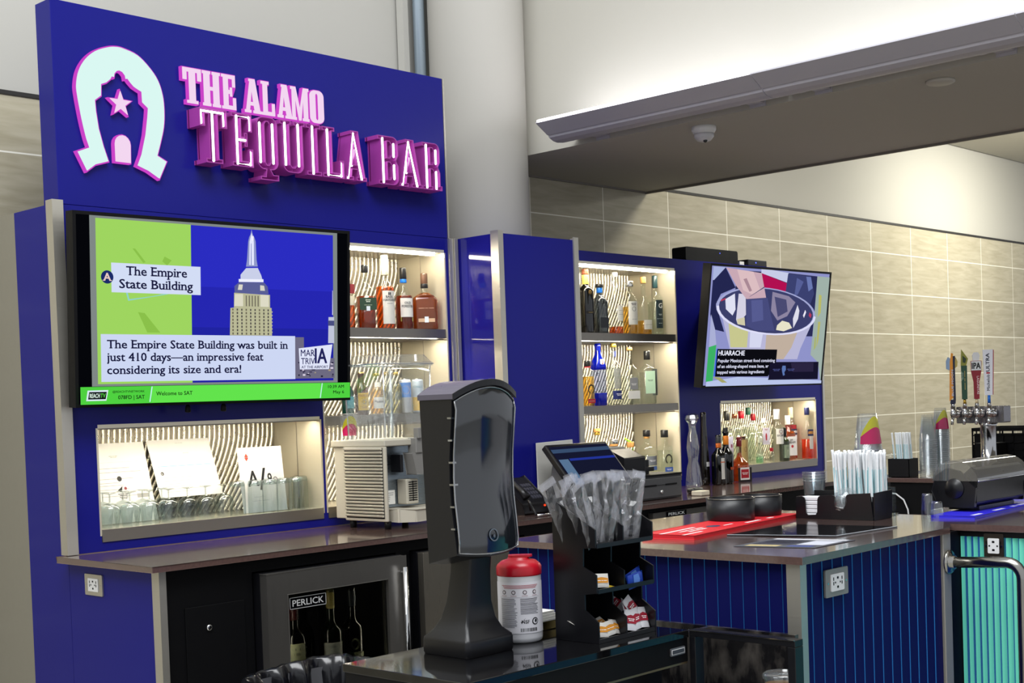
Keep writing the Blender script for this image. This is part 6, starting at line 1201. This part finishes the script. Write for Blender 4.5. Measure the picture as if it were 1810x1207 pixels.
B(clear('dome_rim', '#c8ccd0', .4, .9)).tube([(4.203, *arcp[-1]), (4.607, *arcp[-1])], .0028, 6).obj('lid_rim', gh)

# ------------------------------------------------------------------ far counter with the beer taps
fr2 = thing('tap_counter', 'black fronted counter with a brown top behind the island, carrying the beer taps', 'bar counter', (6.7, 2.2, 0))
B(STONE).box(5.868, 7.7, 1.2, 3.135, .955, .976).obj('worktop', fr2, bevel=.002)
B(BLACKM).box(5.88, 7.68, 1.22, 3.125, 0, .9545).obj('front_panel', fr2)
tag(B(WHITE).tube([(5.872, 3.14, .905), (5.864, 3.09, .902), (5.862, 3.05, .875), (5.862, 3.03, .83), (5.864, 3.025, .76)], .004, 6).obj('power_cable'), 'thin white cord curving over the black front of the tap counter', 'cord')
t = thing('straw_holder', 'square black straw holder on the far tap counter', 'holder', (5.95, 3.093, .9765))
b = B(BLACK); x0, x1, y0, y1, z0, z1 = 5.905, 5.995, 3.04, 3.148, .9765, 1.064
for q in ((x0, x0+.003, y0, y1), (x1-.003, x1, y0, y1), (x0, x1, y0, y0+.003), (x0, x1, y1-.003, y1)): b.box(*q, z0, z1)
b.box(x0, x1, y0, y1, z0, z0+.003).obj('box', t)
st2 = None; random.seed(9)
for i in range(9):
    for j in range(2):
        loc = (5.935+j*.03+random.uniform(-.006, .006), 3.052+i*.0085, .981); rt = (random.uniform(-.05, .05)-.02, random.uniform(-.04, .04), 0)
        st2 = dup(straw, loc, rt, label='paper wrapped straw standing in the square black holder on the tap counter', group='wrapped straws on the tap counter')
tag(B(PLAST).ball((5.925, 3.143, 1.068), .022, 14, z0=-.3).obj('cup_dome'), 'small clear lid resting at the left edge of the far straw holder', 'lid')
for (x, y, top, n, g, lab, lab2) in ((5.955, 2.968, 0, 19, 'left cup stack on the tap counter', 'clear plastic cup in the left stack beside the far straw holder', None), (6.06, 2.955, 1, 22, 'right cup stack on the tap counter', 'clear plastic cup in the right taller stack on the tap counter', 'topmost pink and yellow printed cup of the taller stack on the tap counter')):
    cup = printed_cup(lab, (x, y, .9765), .040, .026, .118, group=g, up=False, art=False)
    for k in range(1, n-1 if top else n): dup(cup, (x+random.uniform(-.001, .001), y, .9765+k*.0096))
    if top: printed_cup(lab2, (x, y, .9765+(n-1)*.0096), .040, .026, .118, group=g, up=False, rz=rad(-25))
tw = thing('beer_tap_tower', 'chrome T shaped beer tap tower with four branded handles on the far counter', 'beer tap', (6.30, 2.84, .9765))
TC = mat('tower_chrome', '#b9b9bb', .12, 1)
B(TC).lathe([(.075, .9765), (.075, .985), (.045, .992), (.036, .996), (.036, 1.20), (.045, 1.216)], 28, cx=6.30, cy=2.83).obj('column', tw)
B(steel_mat('tower_box_steel', '#77757a', .25, (3, 60, 3))).prism([rrect(.235, .080, .006, 3, 2.853, 1.256)], YZ(0), 6.262, 6.338).obj('tap_box', tw)
def lbl3(b, txt, x, z, h, y, col, w=None, vert=True, flip=1, bold=.02):
    b.use(ink(col)).text(txt, 0, 0, h, (lambda u, v, d: (x-v*flip, y+d, z+u*flip)) if vert else (lambda u, v, d: (x+u, y+d, z+v)), w=w, al='c', bold=bold, ds=-.00004)
def prs(b, m, pts, y0, y1): b.use(m).prism([pts], XZ(0), y0, y1); return b
for k, y in enumerate((2.962, 2.902, 2.842, 2.782)):
    f = B(CHROME); f.tube([(6.262, y, 1.262), (6.225, y, 1.262)], .011, 12).tube([(6.24, y, 1.262), (6.252, y, 1.262)], .020, 14).tube([(6.210, y, 1.300), (6.210, y, 1.245)], .0115, 12).tube([(6.210, y, 1.25), (6.200, y, 1.232), (6.196, y, 1.212)], .007, 10).ball((6.214, y, 1.264), .017).tube([(6.21, y, 1.30), (6.21, y, 1.312)], .009, 12)
    f = f.obj('faucet', tw)
    b = B(); D = .011
    if k == 0:
        prs(b, mat('navy_handle', '#161a36', .35), [(-.012, .0), (.012, 0), (.014, .02), (.013, .20), (.015, .228), (.004, .228), (.003, .02), (-.010, .02)], -D, D)
        prs(b, mat('orange_handle', '#e8962a', .35), [(-.015, .012), (.002, .03), (.006, .24), (-.003, .243), (-.010, .20)], -D*.8, D*.8); prs(b, mat('blue_emblem', '#8fa8c8', .4), [(-.027, .168), (-.010, .160), (-.006, .215), (-.018, .225), (-.027, .205)], -.008, .008); prs(b, mat('gold_emblem', '#c8b060', .4), [(.013, .17), (.024, .178), (.026, .20), (.018, .222), (.013, .22)], -.008, .008)
        lbl3(b, 'BLUE MOON', .0045, .10, .009, -D-.0006, '#d8d8e0', w=.125)
    elif k == 1:
        b.use(CGO).lathe([(.008, 0), (.006, .02)], 10); prs(b, mat('green_handle', '#1f4a34', .4), [(-.012, .02), (.012, .02), (.0135, .18), (-.0135, .18)], -D, D)
        prs(b, mat('gold_green_top', '#8a8a3c', .35, .4), [(-.0145, .18), (.010, .18), (.019, .212), (-.011, .258)], -D, D); prs(b, mat('dark_green_inset', '#24361c', .4), [(-.006, .196), (.006, .192), (.011, .212), (-.006, .228)], -D-.001, -D)
        lbl3(b, '~5', -.004, .13, .009, -D-.0006, '#9ab0a0', w=.05); lbl3(b, '~7', .006, .11, .007, -D-.0006, '#c8b060', w=.09)
    elif k == 2:
        b.use(CCRM).lathe([(.008, 0), (.006, .022)], 10); prs(b, mat('dark_red_handle', '#8a1626', .35), [(-.012, .02), (.012, .02), (.013, .10), (.023, .15), (.0245, .20), (-.0245, .20), (-.023, .15), (-.013, .10)], -D, D)
        prs(b, mat('white_block', '#dcdcdc', .4), [(-.022, .155), (.022, .155), (.022, .198), (-.022, .198)], -D-.002, -D)
        lbl3(b, 'IPA', 0, .163, .028, -D-.0026, '#141414', w=.038, vert=False, bold=.05); lbl3(b, 'LAGUNITAS', .002, .085, .010, -D-.0006, '#e8d0d0', w=.085, flip=-1)
        prs(b, mat('white_block', '#dcdcdc', .4), [(-.014, .20), (.014, .20), (.017, .226), (.010, .240), (-.010, .240), (-.017, .226)], -.010, .010)
    else:
        b.use(CBL).lathe([(.0075, 0), (.0065, .036)], 10); prs(b, mat('white_handle', '#e6e6ec', .3), [(-.018, .036), (.016, .036), (.022, .25), (-.024, .25)], -D*.6, D*1.2); prs(b, mat('crimson_side', '#a01838', .35), [(.016, .036), (.0195, .040), (.026, .246), (.022, .25)], -D*.5, D*1.1)
        lbl3(b, 'ULTRA', .0045, .190, .016, -D*.6-.0006, '#1a2038', w=.085, bold=.03); lbl3(b, 'Michelob', .004, .095, .013, -D*.6-.0006, '#1a2038', w=.075); prs(b, ink('#b01c30'), [(-.010, .137), (.006, .137), (.006, .144), (-.010, .144)], -D*.6-.0012, -D*.6-.0004)
    h = b.obj('tap_handle', f, world=False); h.location = Vector((6.210, y, 1.312))-Vector((6.30, 2.84, .9765)); h.rotation_euler = (0, 0, rad(-62))
def crate(lab, x0, x1, y0, y1, z0, z1, grid):
    t = thing('plastic_crate', lab, 'crate', ((x0+x1)/2, (y0+y1)/2, z0), 0); b = B(BLACKM)
    b.box(x0, x1, y0, y1, z0, z0+.006)
    for z in (z0, z1-.018): b.box(x0, x0+.008, y0, y1, z, z+.018).box(x1-.008, x1, y0, y1, z, z+.018).box(x0, x1, y0, y0+.008, z, z+.018).box(x0, x1, y1-.008, y1, z, z+.018)
    n = 12
    for i in range(n+1): y = y0+(y1-y0-.008)*i/n; b.box(x0+.001, x0+.006, y, y+.008, z0, z1-.002)
    for i in range(8): x = x0+(x1-x0-.008)*i/7; b.box(x, x+.008, y0+.001, y0+.006, z0, z1-.002).box(x, x+.008, y1-.006, y1-.001, z0, z1-.002)
    for k in range(1, grid): z = z0+(z1-z0)*k/grid; b.box(x0+.001, x0+.006, y0, y1, z-.003, z+.003)
    b.box(x0+.006, x0+.008, y0, y1, z0, z0+(z1-z0)*.55)
    b.box(x0+.009, x0+.012, y0+.01, y1-.01, z0+.01, z1-.03)
    b.obj('basket', t); return t
crate('long black plastic crate behind the chrome tap column', 6.95, 7.30, 2.55, 3.215, .9765, 1.172, 5)
crate('small lower black crate to the left behind the beer taps', 6.95, 7.20, 3.222, 3.30, .9765, 1.10, 3) if 0 else tag(B(BLACKM).box(6.95, 7.12, 3.0, 3.128, .9765, 1.10).obj('black_tray') if 0 else B(BLACKM).box(6.80, 6.94, 3.02, 3.13, .9765, 1.098).obj('black_box', bevel=.004), 'small plain black box left of the long black crate on the tap counter', 'box')
